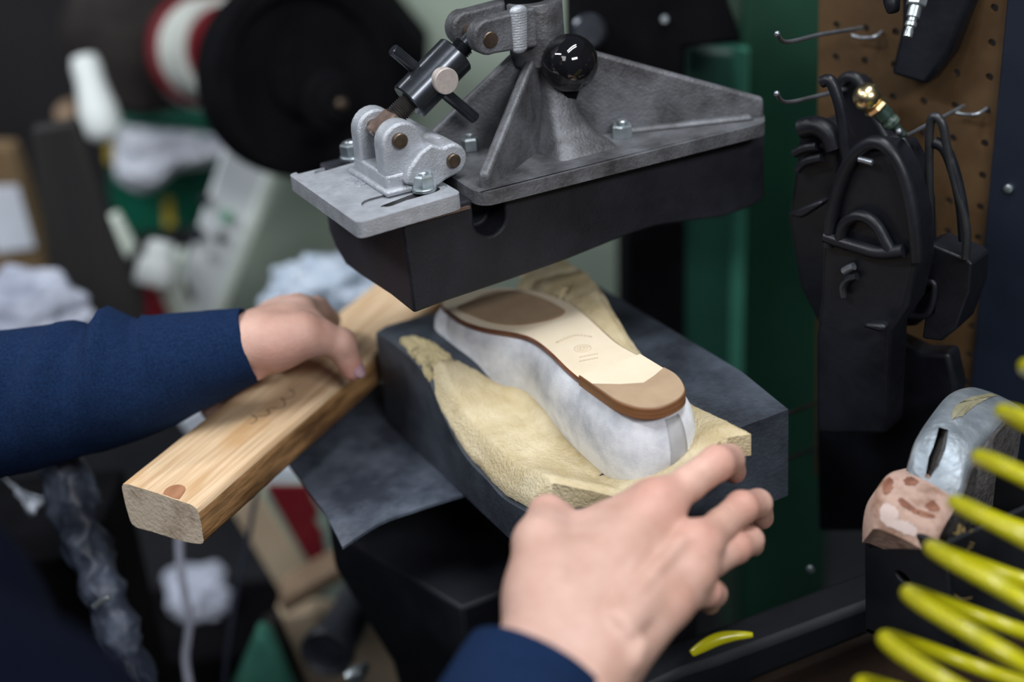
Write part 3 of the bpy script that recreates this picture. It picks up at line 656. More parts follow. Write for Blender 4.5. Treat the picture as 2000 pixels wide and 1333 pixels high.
# ------------------------------------------------------------------ plank held by the left hand
ZW = 1.050
wl, wr = onz(241, 946, ZW), onz(386, 992, ZW); wf = onz(731, 557, ZW)
wx = nrm(wf - wl); wx = nrm(np.array([wx[0], wx[1], 0])); wy = np.cross(Z, wx); en = nrm(np.cross(wr - wl, Z))
sec = [(241, 946), (280, 956), (318, 968), (352, 979), (376, 988), (387, 999), (392, 1020), (396, 1045), (398, 1060), (388, 1063), (360, 1058), (330, 1050), (290, 1037), (260, 1027), (249, 1002), (243, 975)]
S3 = resample(spline([onpl(x, y, wl, en) for x, y in sec], 3, True), 64)
Rw = np.stack([wx, wy, Z]); orgw = np.mean(S3, axis=0) + wx * 0.2; orgw[2] = 0.988
loc = lambda p: Rw @ (np.array(p, float) - orgw)
mb = MB(); rings = []; LW = 0.47
for k, s in enumerate(np.linspace(0, LW, 60)):
    rg = []
    for p in S3:
        q = loc(p); side = q[1] < loc(wr)[1] - 0.001
        dq = np.array([s, 0, 0]); a = fbm((s * 9, q[1] * 30, q[2] * 40), 1.0, 3)
        if side: dq += np.array([0, 0.0042 * fbm((s * 26, q[2] * 60, 1.7), 1, 5), 0.0022 * fbm((s * 18, q[2] * 40, 8.7), 1, 4)])
        else: dq += np.array([0, 0.0006 * a, 0.0006 * fbm((s * 14, q[1] * 50, 4.4), 1, 3)])
        rg.append(q + dq)
    rings.append(rg)
n = len(S3); mb.v = [tuple(p) for r in rings for p in r]
yr = loc(wr)[1]; zt_ = loc(wr)[2]
for k in range(len(rings) - 1):
    for i in range(n):
        j = (i + 1) % n; mb.f.append((k * n + i, k * n + j, (k + 1) * n + j, (k + 1) * n + i))
        c = (rings[0][i] + rings[0][j]) / 2; mb.mi.append(1 if (c[1] < yr + 0.002 and c[2] < zt_ - 0.004) else 0)
mb.f.append(tuple(reversed(range(n)))); mb.mi.append(2); mb.f.append(tuple((len(rings) - 1) * n + i for i in range(n))); mb.mi.append(2)
def woodmat(name, c1, c2, c3, sc_, stretch, bump):
    m = mat(name, c1, 0.6, scale=sc_, col2=c2, stretch=stretch, bump=bump, bscale=sc_ * 2, contrast=(0.38, 0.62)); nt = m.node_tree
    b = nt.nodes['Principled BSDF']; src = b.inputs['Base Color'].links[0].from_socket
    tcn = [x for x in nt.nodes if x.type == 'TEX_COORD'][0]; ns = nt.nodes.new('ShaderNodeTexNoise'); ns.inputs['Scale'].default_value = 9; ns.inputs['Detail'].default_value = 3
    mp = nt.nodes.new('ShaderNodeMapping'); mp.inputs['Scale'].default_value = (1, 2.5, 2.5); nt.links.new(tcn.outputs['Object'], mp.inputs[0]); nt.links.new(mp.outputs[0], ns.inputs['Vector'])
    cr = nt.nodes.new('ShaderNodeValToRGB'); cr.color_ramp.elements[0].position = 0.52; cr.color_ramp.elements[1].position = 0.72
    mx = nt.nodes.new('ShaderNodeMix'); mx.data_type = 'RGBA'; mx.inputs[7].default_value = (*c3, 1)
    nt.links.new(ns.outputs['Fac'], cr.inputs[0]); nt.links.new(cr.outputs[0], mx.inputs[0]); nt.links.new(src, mx.inputs[6]); nt.links.new(mx.outputs[2], b.inputs['Base Color'])
    return m
M['pine'] = woodmat('planed_pine', (0.56, 0.36, 0.20), (0.76, 0.56, 0.36), (0.54, 0.29, 0.11), 110, (0.07, 1.6, 1.6), 0.25)
M['bark'] = woodmat('wane_with_bark', (0.14, 0.065, 0.022), (0.46, 0.25, 0.10), (0.035, 0.019, 0.010), 55, (0.25, 1.2, 1.2), 1.0)
M['endgrain'] = mat('sawn_end_grain', (0.30, 0.21, 0.14), 0.85, scale=22, col2=(0.66, 0.54, 0.41), bump=0.4, bscale=300, contrast=(0.30, 0.46))
def local_build(mb, name, m, parent=None, smooth=40):
    me = bpy.data.meshes.new(name); me.from_pydata(mb.v, [], mb.f)
    for k in (m if isinstance(m, list) else [m]): me.materials.append(k)
    for p, i in zip(me.polygons, mb.mi): p.material_index = i if isinstance(m, list) else 0
    bm = bmesh.new(); bm.from_mesh(me); bmesh.ops.recalc_face_normals(bm, faces=bm.faces); bm.to_mesh(me); bm.free()
    me.polygons.foreach_set('use_smooth', [True] * len(me.polygons)); me.set_sharp_from_angle(angle=radians(smooth))
    o = bpy.data.objects.new(name, me); COL.objects.link(o); o.parent = parent; return o
plank = local_build(mb, 'plank', [M['pine'], M['bark'], M['endgrain']])
plank.matrix_world = Matrix(((wx[0], wy[0], 0, orgw[0]), (wx[1], wy[1], 0, orgw[1]), (0, 0, 1, orgw[2]), (0, 0, 0, 1)))
tag(plank, 'rough pine plank with a bark edge held in the left hand', 'plank'); WL[plank.name] = orgw
sq = [(469, 831), (480, 830), (489, 831), (497, 828), (502, 822), (496, 815), (489, 812), (497, 817), (509, 816), (521, 814), (527, 809), (522, 803), (531, 800), (545, 800), (555, 796), (557, 788), (549, 781), (560, 782), (572, 778), (575, 769), (565, 763)]
mb = MB(); mb.tube([loc(p + Z * 0.0010) for p in spline([onz(x, y, ZW) for x, y in sq], 5)], 0.0006, 5)
local_build(mb, 'pencil_mark', M['pencil'], plank)
kp = [(p[0], p[1]) for p in spline([(319, 969, 0), (323, 960, 0), (334, 953, 0), (348, 950, 0), (360, 953, 0), (362, 960, 0), (356, 970, 0), (350, 978, 0)], 4)] + [(340, 976)]
mb = MB().prism([loc(onz(x, y, ZW) - Z * 0.001) for x, y in kp], (0, 0, 0.0024))
local_build(mb, 'knot', M['knot'], plank)
M['sawmark'] = mat('dark_saw_mark', (0.14, 0.065, 0.025), 0.8, scale=80, col2=(0.26, 0.13, 0.05))
for k, (x0, y0, x1, y1) in enumerate(((670, 637, 692, 621), (684, 621, 709, 611), (697, 612, 719, 599), (706, 601, 727, 589), (715, 589, 735, 576), (727, 566, 748, 566), (722, 583, 748, 572), (690, 640, 712, 628))):
    p0, p1 = onz(x0, y0, ZW), onz(x1, y1, ZW); mb = MB(); mb.tube([loc(p0 + Z * 0.0004), loc((p0 + p1) / 2 + Z * 0.0006), loc(p1 + Z * 0.0004)], [0.0006, 0.0019, 0.0007], 8)
    mb.v = [(x, y, zt_ + (z - zt_) * 0.5) for x, y, z in mb.v]; local_build(mb, 'saw_mark', M['sawmark'], plank)
M['resin'] = mat('amber_resin_stain', (0.42, 0.19, 0.035), 0.5, scale=50, col2=(0.50, 0.27, 0.08))
st_ = spline([(p[0], p[1], p[2]) for p in [onz(x, y, ZW) for x, y in ((598, 744), (604, 734), (622, 722), (646, 708), (652, 712), (636, 726), (618, 740))]], 4, True)
local_build(MB().prism([loc(p - Z * 0.001) for p in st_], (0, 0, 0.0019)), 'resin_stain', M['resin'], plank)
# ------------------------------------------------------------------ the person: one body mesh (hands, arms, trunk, head), clothes as parts
def skinmat():
    m = mat('skin', (0.50, 0.29, 0.225), 0.5, scale=30, col2=(0.65, 0.42, 0.345), bump=0.22, bscale=420, sss=0.12, spec=0.35, contrast=(0.3, 0.7))
    nt = m.node_tree; b = nt.nodes['Principled BSDF']; src = b.inputs['Base Color'].links[0].from_socket
    at = nt.nodes.new('ShaderNodeAttribute'); at.attribute_name = 'flush'
    mx = nt.nodes.new('ShaderNodeMix'); mx.data_type = 'RGBA'; mx.inputs[7].default_value = (0.56, 0.20, 0.16, 1)
    nt.links.new(at.outputs['Fac'], mx.inputs[0]); nt.links.new(src, mx.inputs[6]); nt.links.new(mx.outputs[2], b.inputs['Base Color'])
    return m
M['skin'] = skinmat()
PB = np.array([-0.12, 0.6, 0.0])
person = thing('person', 'person in a navy sweater holding the plank and steadying the shoe', 'person', PB)

def hand_mesh(palm, fingers, lo_hi_pad=0.03, h=0.00125, kf=0.008):
    allp = [q for c in palm for q in c[:2]] + [q for f in fingers for q in f[0]]
    A = np.array(allp); lo, hi = A.min(0) - lo_hi_pad, A.max(0) + lo_hi_pad
    def fn(p):
        out = np.empty(len(p), np.float32)
        for s in range(0, len(p), 400000):
            q = p[s:s + 400000]; d = None
            for a, b, ra, rb, k in palm:
                e = rcone(q, a, b, ra, rb); d = e if d is None else (smin(d, e, k) if k > 0 else smax(d, -rcone(q, a, b, ra, rb), -k))
            res = d
            for pts, rad, kk in fingers:
                e = None
                for i in range(len(pts) - 1):
                    c = rcone(q, pts[i], pts[i + 1], rad[i], rad[i + 1]); e = c if e is None else smin(e, c, 0.003)
                res = np.minimum(res, smin(d, e, kk))
            out[s:s + 400000] = res
        return out
    return surfnet(fn, lo, hi, h)

# ---- right hand (back of the hand towards us, fingers over the front of the block)
def fchain(px, rad, k=0.009): return ([D(*q) for q in px], rad, k)
Rw0, Rw1 = D(1062, 1268, 0.862), D(1168, 1302, 0.850)
iM, mM, rM, pM = D(1288, 985, 0.938), D(1368, 1062, 0.926), D(1350, 1124, 0.912), D(1306, 1178, 0.893)
tC, tM_, tI, tT = D(1066, 1165, 0.885), D(1056, 1062, 0.915), D(1070, 1004, 0.945), D(1098, 1010, 0.972)
wc = (Rw0 + Rw1) / 2
fdir = nrm(D(900, 1560, 0.80) - wc)
palmR = [
    (Rw0 + fdir * 0.10, Rw0, 0.027, 0.0225, 0.01), (Rw1 + fdir * 0.10, Rw1, 0.027, 0.0225, 0.02),
    (Rw0, tC, 0.0225, 0.021, 0.02), (tC, tM_, 0.0205, 0.0165, 0.015), (tC, D(1190, 1060, 0.925), 0.019, 0.014, 0.02),
    (D(1090, 1225, 0.872), D(1250, 1030, 0.936), 0.0225, 0.0150, 0.02), (D(1140, 1235, 0.872), iM, 0.0215, 0.0138, 0.02),
    (D(1165, 1260, 0.868), mM, 0.0205, 0.0132, 0.016), (D(1185, 1275, 0.868), rM, 0.019, 0.0125, 0.014), (D(1195, 1285, 0.864), pM, 0.0185, 0.0120, 0.014),
    (D(1150, 1180, 0.905), D(1290, 1090, 0.945), 0.019, 0.016, 0.02),
    # web between thumb and index finger
    (D(1078, 1046, 0.932), D(1168, 1032, 0.942), 0.0105, 0.0105, 0.016), (D(1168, 1032, 0.942), D(1262, 982, 0.945), 0.0110, 0.0120, 0.016),
    (D(1100, 1110, 0.918), D(1210, 1050, 0.936), 0.016, 0.014, 0.016),
    # tendons and veins
    (D(1196, 1200, 0.8545), D(1262, 1050, 0.912), 0.0046, 0.0040, 0.005), (D(1204, 1206, 0.852), D(1330, 1062, 0.907), 0.0056, 0.0050, 0.005),
    (D(1222, 1216, 0.8495), D(1322, 1118, 0.896), 0.0054, 0.0048, 0.005), (D(1230, 1236, 0.846), D(1290, 1172, 0.879), 0.003, 0.003, 0.007),
    (D(1238, 1290, 0.842), D(1254, 1262, 0.846), 0.0045, 0.0035, 0.008),
    # knuckle heads
    (D(1284, 978, 0.932), D(1296, 990, 0.932), 0.0115, 0.0115, 0.010), (D(1360, 1056, 0.918), D(1370, 1066, 0.918), 0.0102, 0.0102, 0.010),
    (D(1344, 1118, 0.905), D(1352, 1126, 0.905), 0.0095, 0.0095, 0.010), (D(1300, 1174, 0.888), D(1306, 1180, 0.888), 0.0092, 0.0092, 0.010)]
fingR = [
    fchain([(1288, 985, 0.938), (1345, 945, 0.950), (1400, 905, 0.962), (1424, 898, 0.985), (1434, 922, 1.008)], [0.0136, 0.0118, 0.0121, 0.0104, 0.0085]),
    fchain([(1368, 1062, 0.926), (1408, 1026, 0.945), (1448, 992, 0.962), (1480, 984, 0.985), (1488, 1012, 1.005)], [0.0132, 0.0108, 0.0113, 0.0098, 0.0083]),
    fchain([(1350, 1124, 0.912), (1392, 1096, 0.934), (1436, 1070, 0.951), (1464, 1056, 0.968), (1470, 1066, 0.990)], [0.0125, 0.0104, 0.0108, 0.0096, 0.0080]),
    fchain([(1306, 1178, 0.893), (1345, 1164, 0.910), (1380, 1156, 0.925), (1393, 1160, 0.944), (1386, 1180, 0.962)], [0.0120, 0.0094, 0.0098, 0.0088, 0.0073]),
    fchain([(1066, 1165, 0.885), (1056, 1062, 0.915), (1070, 1006, 0.945), (1098, 1008, 0.972)], [0.0205, 0.0150, 0.0132, 0.0098], 0.012)]
VR, QR = hand_mesh(palmR, fingR)
# ---- left hand (palm down over the plank, thumb across the top, fingers round the far side)
HL = ZW
nf = wy                                        # far side of the plank
g = lambda s, t, z: onz(241, 946, ZW) * np.array([1, 1, 0]) + wx * s + wy * t + Z * z    # along the plank, across it (0 = far edge, -width = near), height
Lw = D(492, 672, 1.140)
lC, lM_, lI, lT = D(538, 672, 1.145), D(590, 656, 1.150), D(664, 672, 1.165), D(688, 722, 1.175)
li, lm, lr, lp_ = D(582, 612, 1.195), D(556, 612, 1.215), D(536, 618, 1.235), D(520, 626, 1.25)
s_i = float(np.dot(li - g(0, 0, 0), wx))
palmL = [
    (D(420, 690, 1.146), Lw, 0.0205, 0.0205, 0.01), (D(420, 686, 1.160), D(496, 664, 1.165), 0.0205, 0.0205, 0.010),
    (Lw, lC, 0.0200, 0.0185, 0.010), (lC, lM_, 0.0185, 0.0165, 0.012), (D(506, 654, 1.155), li, 0.0200, 0.0135, 0.010), (D(506, 656, 1.168), lm, 0.0200, 0.0130, 0.010),
    (D(506, 662, 1.178), lr, 0.020, 0.0125, 0.010), (D(506, 668, 1.185), lp_, 0.019, 0.012, 0.010), (D(545, 658, 1.165), D(592, 642, 1.175), 0.0190, 0.0150, 0.014),
    (D(496, 716, 1.143), D(516, 700, 1.148), 0.0122, 0.0120, 0.004), (D(575, 638, 1.17), D(606, 640, 1.175), 0.0145, 0.0120, 0.014),
    (D(578, 604, 1.188), D(586, 608, 1.188), 0.0102, 0.0102, 0.010)]
def lfinger(m, s, r, reach):
    return ([m, g(s + 0.006, 0.020, ZW + 0.010), g(s + 0.010, 0.027, ZW - 0.016), g(s + 0.010, 0.018, ZW - 0.016 - reach)], r, 0.010)
fingL = [
    ([li, D(618, 606, 1.225), D(640, 626, 1.262), D(636, 646, 1.285)], [0.0136, 0.0118, 0.0108, 0.0085], 0.010),
    lfinger(lm, s_i - 0.012, [0.0132, 0.0120, 0.0108, 0.0085], 0.022), lfinger(lr, s_i - 0.036, [0.0128, 0.0114, 0.0104, 0.008], 0.022), lfinger(lp_, s_i - 0.058, [0.0120, 0.0100, 0.0092, 0.0075], 0.018),
    ([lC, lM_, D(628, 660, 1.157), lI, lT], [0.0185, 0.0160, 0.0136, 0.0134, 0.0096], 0.012)]
VL, QL = hand_mesh(palmL, fingL)
# ---- trunk, arms and head
Rs, Re, Ls, Le = np.array((-0.13, 0.40, 1.37)), np.array((0.09, 0.36, 1.02)), np.array((-0.20, 0.82, 1.38)), D(-250, 828, 1.145)
Rwr = wc + fdir * 0.04; Lwr = D(400, 697, 1.15)
sdir = nrm((Ls - Rs) * np.array([1, 1, 0])); fdr = np.array([sdir[1], -sdir[0], 0])
belly = D(-420, 1400, 0.73) - sdir * 0.09; chest = np.array((-0.150, 0.61, 1.25)); pelvis = belly + np.array((-0.03, -0.02, -0.22))
headc = chest + np.array((0.015, 0.03, 0.40)); lookd = nrm(np.array((0.47, 0.90, 1.08)) - headc)
def body_fn(p):
    d = rcone(p, Rs, Re, 0.052, 0.043)
    for a, b, ra, rb in ((Re, Rwr, 0.043, 0.031), (Ls, Le, 0.052, 0.044), (Le, Lwr, 0.040, 0.026)): d = smin(d, rcone(p, a, b, ra, rb), 0.02)
    for s in (-1, 1):
        o = sdir * 0.085 * s
        d = smin(d, rcone(p, chest + o, belly + o * 0.9, 0.115, 0.105), 0.05); d = smin(d, rcone(p, belly + o * 0.9, pelvis + o, 0.105, 0.115), 0.05)
    d = smin(d, rcone(p, Rs, chest + Z * 0.11, 0.06, 0.07), 0.06); d = smin(d, rcone(p, Ls, chest + Z * 0.11, 0.06, 0.07), 0.06)
    d = smin(d, rcone(p, chest + Z * 0.13, headc - Z * 0.05, 0.062, 0.056), 0.04)
    side = nrm(np.cross(lookd, Z)); upd = np.cross(side, lookd)
    d = smin(d, rcone(p, headc - lookd * 0.03 + upd * 0.03, headc + lookd * 0.02 + upd * 0.03, 0.088, 0.082), 0.02)
    d = smin(d, rcone(p, headc + lookd * 0.03, headc + lookd * 0.05 - upd * 0.075, 0.062, 0.036), 0.03)
    d = smin(d, rcone(p, headc + lookd * 0.095 + upd * 0.01, headc + lookd * 0.118 - upd * 0.025, 0.010, 0.014), 0.012)
    for s in (-1, 1):
        d = smin(d, rcone(p, headc - lookd * 0.005 + side * s * 0.082 + upd * 0.015, headc + side * s * 0.08 - upd * 0.02, 0.014, 0.010), 0.006)
        d = smax(d, -rcone(p, headc + lookd * 0.112 + side * s * 0.032 + upd * 0.012, headc + lookd * 0.112 + side * s * 0.036 + upd * 0.012, 0.013, 0.013), 0.012)
    d = smax(d, -rcone(p, headc + lookd * 0.110 - upd * 0.055 + side * 0.02, headc + lookd * 0.110 - upd * 0.055 - side * 0.02, 0.006, 0.006), 0.008)
    for s in (-1, 1):
        hip = pelvis + sdir * 0.09 * s; d = smin(d, rcone(p, hip, hip * np.array([1, 1, 0]) + np.array((-0.02, -0.05, 0.5)), 0.09, 0.062), 0.04)
        kn = hip * np.array([1, 1, 0]) + np.array((-0.02, -0.05, 0.5)); d = smin(d, rcone(p, kn, kn * np.array([1, 1, 0]) + np.array((-0.03, -0.03, 0.06)), 0.06, 0.042), 0.02)
        ft = kn * np.array([1, 1, 0]) + np.array((-0.03, -0.03, 0.04)); d = smin(d, rcone(p, ft - fdr * 0.03, ft + fdr * 0.14, 0.038, 0.03), 0.02)
    return d
def chunked(fn):
    def f(p):
        return np.concatenate([fn(p[s:s + 300000]).astype(np.float32) for s in range(0, len(p), 300000)])
    return f
VB, QB = surfnet(chunked(body_fn), (-0.5, 0.1, 0.0), (0.46, 1.2, 1.86), 0.012)
V = np.concatenate([VR, VL, VB]); Q = np.concatenate([QR, QL + len(VR), QB + len(VR) + len(VL)])
body = meshobj(V, Q, 'body', M['skin'], person)
# blood-flushed knuckles, finger ends and folds as a skin colour attribute
fl = np.zeros(len(V)); FLS = [(f[0][k], 0.015, 0.5) for f in fingR[:4] for k in (0, 2)] + [(fingR[4][0][2], 0.014, 0.4), (lM_, 0.02, 0.3), (lI, 0.016, 0.35), (lT, 0.016, 0.7), (D(505, 705, 1.145), 0.02, 0.5), (D(1290, 975, 0.93), 0.022, 0.35), (D(1366, 1058, 0.918), 0.018, 0.4), (D(560, 690, 1.14), 0.03, 0.3), (D(620, 650, 1.15), 0.02, 0.25)] + [(f[0][-1], 0.013, 0.5) for f in fingR]
for c, r, a in FLS: fl = np.maximum(fl, a * np.exp(-((V - c) ** 2).sum(1) / (r * r)))
at_ = body.data.attributes.new('flush', 'FLOAT', 'POINT'); at_.data.foreach_set('value', fl.astype(np.float32))
# finger nails
def nail(c, n, t, wd, ln, m, nm='fingernail'):
    n = nrm(n); t = nrm(t - n * np.dot(t, n)); s = np.cross(n, t); mb = MB(); rings = []
    for k, dz in ((1.0, -0.0012), (1.0, 0.0002), (0.8, 0.0007), (0.4, 0.0010), (0.02, 0.0011)):
        rings.append([c + k * (cos(a) * s * wd + sin(a) * t * ln) + n * (dz - 0.0018 * (k * cos(a)) ** 2) for a in np.linspace(0, 2 * pi, 20, endpoint=False)])
    return mb.loft(rings).build(nm, m, body, 180)
tdir = nrm(lT - lI); nd = nrm(D(700, 690, 1.165) - (lI + lT) / 2)
nd = nrm(RGT * 0.75 - FWD * 0.75 + UPV * 0.1)
nail(lT + nd * 0.0096 + tdir * 0.001, nd, tdir, 0.0062, 0.0075, M['nailbruise'], 'thumbnail')

# ---- sweater: sleeves with cuffs and bunched folds, trunk
def sleeve(path, rad, folds, n=72, m=150, seed=0.0, cuff=None):
    P = [np.array(p) for p in spline(path, 12)]; S = [0]
    for i in range(1, len(P)): S.append(S[-1] + np.linalg.norm(P[i] - P[i - 1]))
    S = np.array(S); Pm = np.array(P); tot = S[-1]; rings = []; u = None; ks = S[::12] / tot
    for q in np.linspace(0, tot, m):
        c = np.array([np.interp(q, S, Pm[:, i]) for i in range(3)]); c2 = np.array([np.interp(min(q + 0.004, tot), S, Pm[:, i]) for i in range(3)]); c1 = np.array([np.interp(max(q - 0.004, 0), S, Pm[:, i]) for i in range(3)])
        t = nrm(c2 - c1)
        u = nrm(UPV - t * np.dot(UPV, t)); v = np.cross(t, u); r0 = float(np.interp(q / tot, ks, rad)); rg = []
        for a in np.linspace(0, 2 * pi, n, endpoint=False):
            r = r0
            for (f0, fa, fw, amp, skew, aw) in folds:
                da = (a - fa + pi) % (2 * pi) - pi
                r += 1.5 * amp * math.exp(-((q / tot - f0 - skew * da) / fw) ** 2) * math.exp(-(da / aw) ** 2)
            dirv = cos(a) * u + sin(a) * v
            r += 0.0016 * fbm(c * 1.0 + dirv * 0.05 + np.array([seed, 0, 0]), 22, 3) * (1 if q < tot - 0.02 else 0.3)
            rg.append(c + dirv * r)
        rings.append(rg)
    t = nrm(Pm[-1] - Pm[-3]); last = rings[-1]; ce = np.mean(last, axis=0)
    for k, back in ((0.975, -0.0012), (0.94, 0.0004), (0.93, 0.012), (0.93, 0.03)):
        rings.append([ce + (p - ce) * k - t * back for p in last])
    return MB().loft(rings, False)
lpath = [Ls + np.array((0.0, 0.0, 0.0)), (Ls + Le) / 2 + np.array((-0.01, 0.02, 0)), Le, D(-60, 800, 1.148), D(120, 766, 1.15), D(250, 740, 1.15), D(370, 706, 1.15), D(489, 674, 1.148)]
lrad = [0.075, 0.072, 0.066, 0.061, 0.0555, 0.0505, 0.0410, 0.0308]
lfold = [(0.872, 0.2, 0.022, 0.0045, 0, 0.8), (0.897, 0.7, 0.005, -0.0045, 0.0, 1.1), (0.862, 0.9, 0.007, 0.0045, -0.012, 1.2), (0.835, 1.0, 0.008, -0.0038, -0.015, 1.0), (0.80, 1.3, 0.010, 0.0042, -0.02, 1.0),
         (0.846, 0.0, 0.005, -0.0048, 0.0, 0.7), (0.915, 1.0, 0.006, 0.002, 0.01, 0.9), (0.70, 0.4, 0.008, -0.0045, 0.01, 0.9), (0.715, 0.5, 0.008, 0.004, 0.01, 0.9), (0.74, 1.5, 0.010, 0.0042, -0.03, 0.9), (0.765, 1.7, 0.008, -0.0035, -0.03, 0.9), (0.67, 1.2, 0.010, 0.004, 0.02, 0.9)]
SW = sleeve(lpath, lrad, lfold)
rpath = [Rs, (Rs + Re) / 2 + np.array((0.0, -0.015, 0)), Re, (Re + wc) / 2 + fdir * 0.03, wc + fdir * 0.06, D(1052, 1312, 0.853)]
rrad = [0.074, 0.07, 0.066, 0.060, 0.052, 0.046]
SR = sleeve(rpath, rrad, [(0.85, 0.5, 0.02, 0.004, 0.02, 1.0), (0.9, -0.8, 0.02, 0.003, 0.02, 1.0)], seed=3.0)
SW.add(SR.v, SR.f)
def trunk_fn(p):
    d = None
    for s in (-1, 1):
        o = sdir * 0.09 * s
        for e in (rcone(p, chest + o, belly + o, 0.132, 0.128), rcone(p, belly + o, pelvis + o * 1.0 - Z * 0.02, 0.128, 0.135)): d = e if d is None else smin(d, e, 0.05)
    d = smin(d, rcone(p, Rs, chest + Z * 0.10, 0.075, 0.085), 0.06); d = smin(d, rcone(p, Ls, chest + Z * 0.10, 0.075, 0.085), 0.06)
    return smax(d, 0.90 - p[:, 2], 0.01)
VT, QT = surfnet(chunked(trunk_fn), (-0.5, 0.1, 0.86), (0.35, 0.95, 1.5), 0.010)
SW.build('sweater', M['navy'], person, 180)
meshobj(VT, QT, 'shaded_trunk', M['shaded_trunk'], person)  # trunk of the sweater, its unlit look carried by the colour
def leg_fn(p):
    d = None
    for s in (-1, 1):
        hip = pelvis + sdir * 0.09 * s; kn = hip * np.array([1, 1, 0]) + np.array((-0.02, -0.05, 0.5)); an = kn * np.array([1, 1, 0]) + np.array((-0.03, -0.03, 0.09))
        for e in (rcone(p, hip, kn, 0.105, 0.08), rcone(p, kn, an, 0.08, 0.07)): d = e if d is None else smin(d, e, 0.02)
    return smax(smax(d, 0.05 - p[:, 2], 0.005), p[:, 2] - 0.93, 0.005)
VT, QT = surfnet(chunked(leg_fn), (-0.4, 0.15, 0.02), (0.3, 0.8, 1.0), 0.014)
meshobj(VT, QT, 'trousers', M['trouser'], person)
side = nrm(np.cross(lookd, Z)); upd = np.cross(side, lookd)
def hair_fn(p):
    d = rcone(p, headc - lookd * 0.035 + upd * 0.035, headc + lookd * 0.015 + upd * 0.045, 0.095, 0.086)
    return smax(d, ((p - (headc + lookd * 0.045 + upd * 0.02)) @ nrm(lookd - upd * 0.9)), 0.01)
VT, QT = surfnet(chunked(hair_fn), headc - 0.16, headc + 0.16, 0.008)
meshobj(VT, QT, 'hair', M['hair'], person)
# ------------------------------------------------------------------ workshop behind: finishing machine with its wheels
def floor_base(p): return np.array([p[0], p[1], 0.0])
fm = thing('finishing_machine', 'pale green finishing machine with slanted button panel and a row of wheels', 'machine', floor_base(D(800, 400, 2.0)))
slab([(560, -120), (1226, -120), (1214, 820), (330, 820), (425, 612), (546, 326), (600, 250)], 1.98, 0.30).build('cabinet', M['pgreen'], fm, 35, 0.008)
pq = [(446, 262), (548, 322), (420, 650), (318, 650)]
pnl = slab(pq, 1.84, 0.05).build('control_panel', M['panel'], fm, 35, 0.004)
slab([(532, 314), (550, 324), (422, 652), (402, 652)], 1.84, 0.012, on=pq, off=0.006).build('panel_edge', M['paneledge'], pnl, 35, 0.002)
slab([(272, 532), (350, 508), (368, 650), (326, 650)], 1.86, 0.05).build('panel_foot', M['paneledge'], fm, 35, 0.004)
slab([(281, 562), (304, 566), (338, 640), (288, 640)], 1.845, 0.01).build('red_stripe', M['dred'], fm, 35)
for px, py, r, m in ((444, 422, 9, 'btn_green'), (432, 459, 9, 'btn_dark'), (386, 456, 13, 'btn_dark'), (402, 388, 9, 'btn_dark'), (415, 497, 6, 'cast')):
    p = onpl(px, py, D(433, 471, 1.84), FH); MB().lathe(p + FH * 0.002, -FH, [(r * 0.00072, 0), (r * 0.00072, 0.012), (r * 0.0006, 0.016), (r * 0.0002, 0.017)], 20).build('button', M[m], pnl)
slab([(350, 548), (362, 545), (382, 585), (370, 590)], 1.84, 0.006, on=pq, off=0.003).build('name_plate', M['felt'], pnl, 35)
wax = nrm(-FWD * 0.80 + RGT * 0.56 - UPV * 0.16)
slab([(470, -60), (700, -60), (768, 22), (838, 106), (812, 215), (700, 262), (560, 262)], 1.78, 0.12).build('dust_hood', M['soot'], fm, 35, 0.01)
p = D(585, 152, 1.64)
bw = MB().lathe(p - wax * 0.035, wax, [(0.098, 0), (0.114, 0.004), (0.1155, 0.02), (0.1155, 0.05), (0.113, 0.060), (0.095, 0.060), (0.09, 0.050), (0.045, 0.047), (0.043, 0.055), (0.026, 0.058)], 72).build('brush_wheel', M['soot'], fm)
h = D(660, 203, 1.56)
MB().lathe(h - wax * 0.02, wax, [(0.034, 0), (0.036, 0.004), (0.033, 0.013), (0.022, 0.017), (0.020, 0.022), (0.012, 0.024)], 40).build('hub_flange', M['soot'], bw)
MB().lathe(h, wax, [(0.006, 0), (0.006, 0.010), (0.003, 0.013)], 20).build('hub_screw', M['pin'], bw)
q = D(392, 98, 1.92)
MB().lathe(q, wax, [(0.060, 0), (0.078, 0.004), (0.079, 0.012), (0.077, 0.020), (0.062, 0.022)], 64).build('red_flange', M['red'], fm)
MB().lathe(q + wax * 0.02, wax, [(0.068, 0), (0.068, 0.07)], 64).build('sanding_drum', M['whiteband'], fm)
MB().lathe(q + wax * 0.088, wax, [(0.050, 0), (0.058, 0.003), (0.058, 0.012), (0.04, 0.014)], 64).build('red_flange', M['red'], fm)
q2 = D(286, 72, 2.06)
MB().lathe(q2 - wax * 0.05, wax, [(0.09, 0), (0.112, 0.006), (0.112, 0.05), (0.106, 0.062), (0.07, 0.07), (0.05, 0.08)], 64).build('buffing_wheel', M['soot2'], fm)
MB().cyl(q2 - wax * 0.1, p, 0.012, 20).build('wheel_shaft', M['soot2'], fm)
MB().box(floor_base(D(800, 400, 2.2)) + Z * 0.33 + RH * 0.05, (0.5, 0.4, 0.66), AX).build('machine_base', M['pgreen'], fm, 35, 0.01)

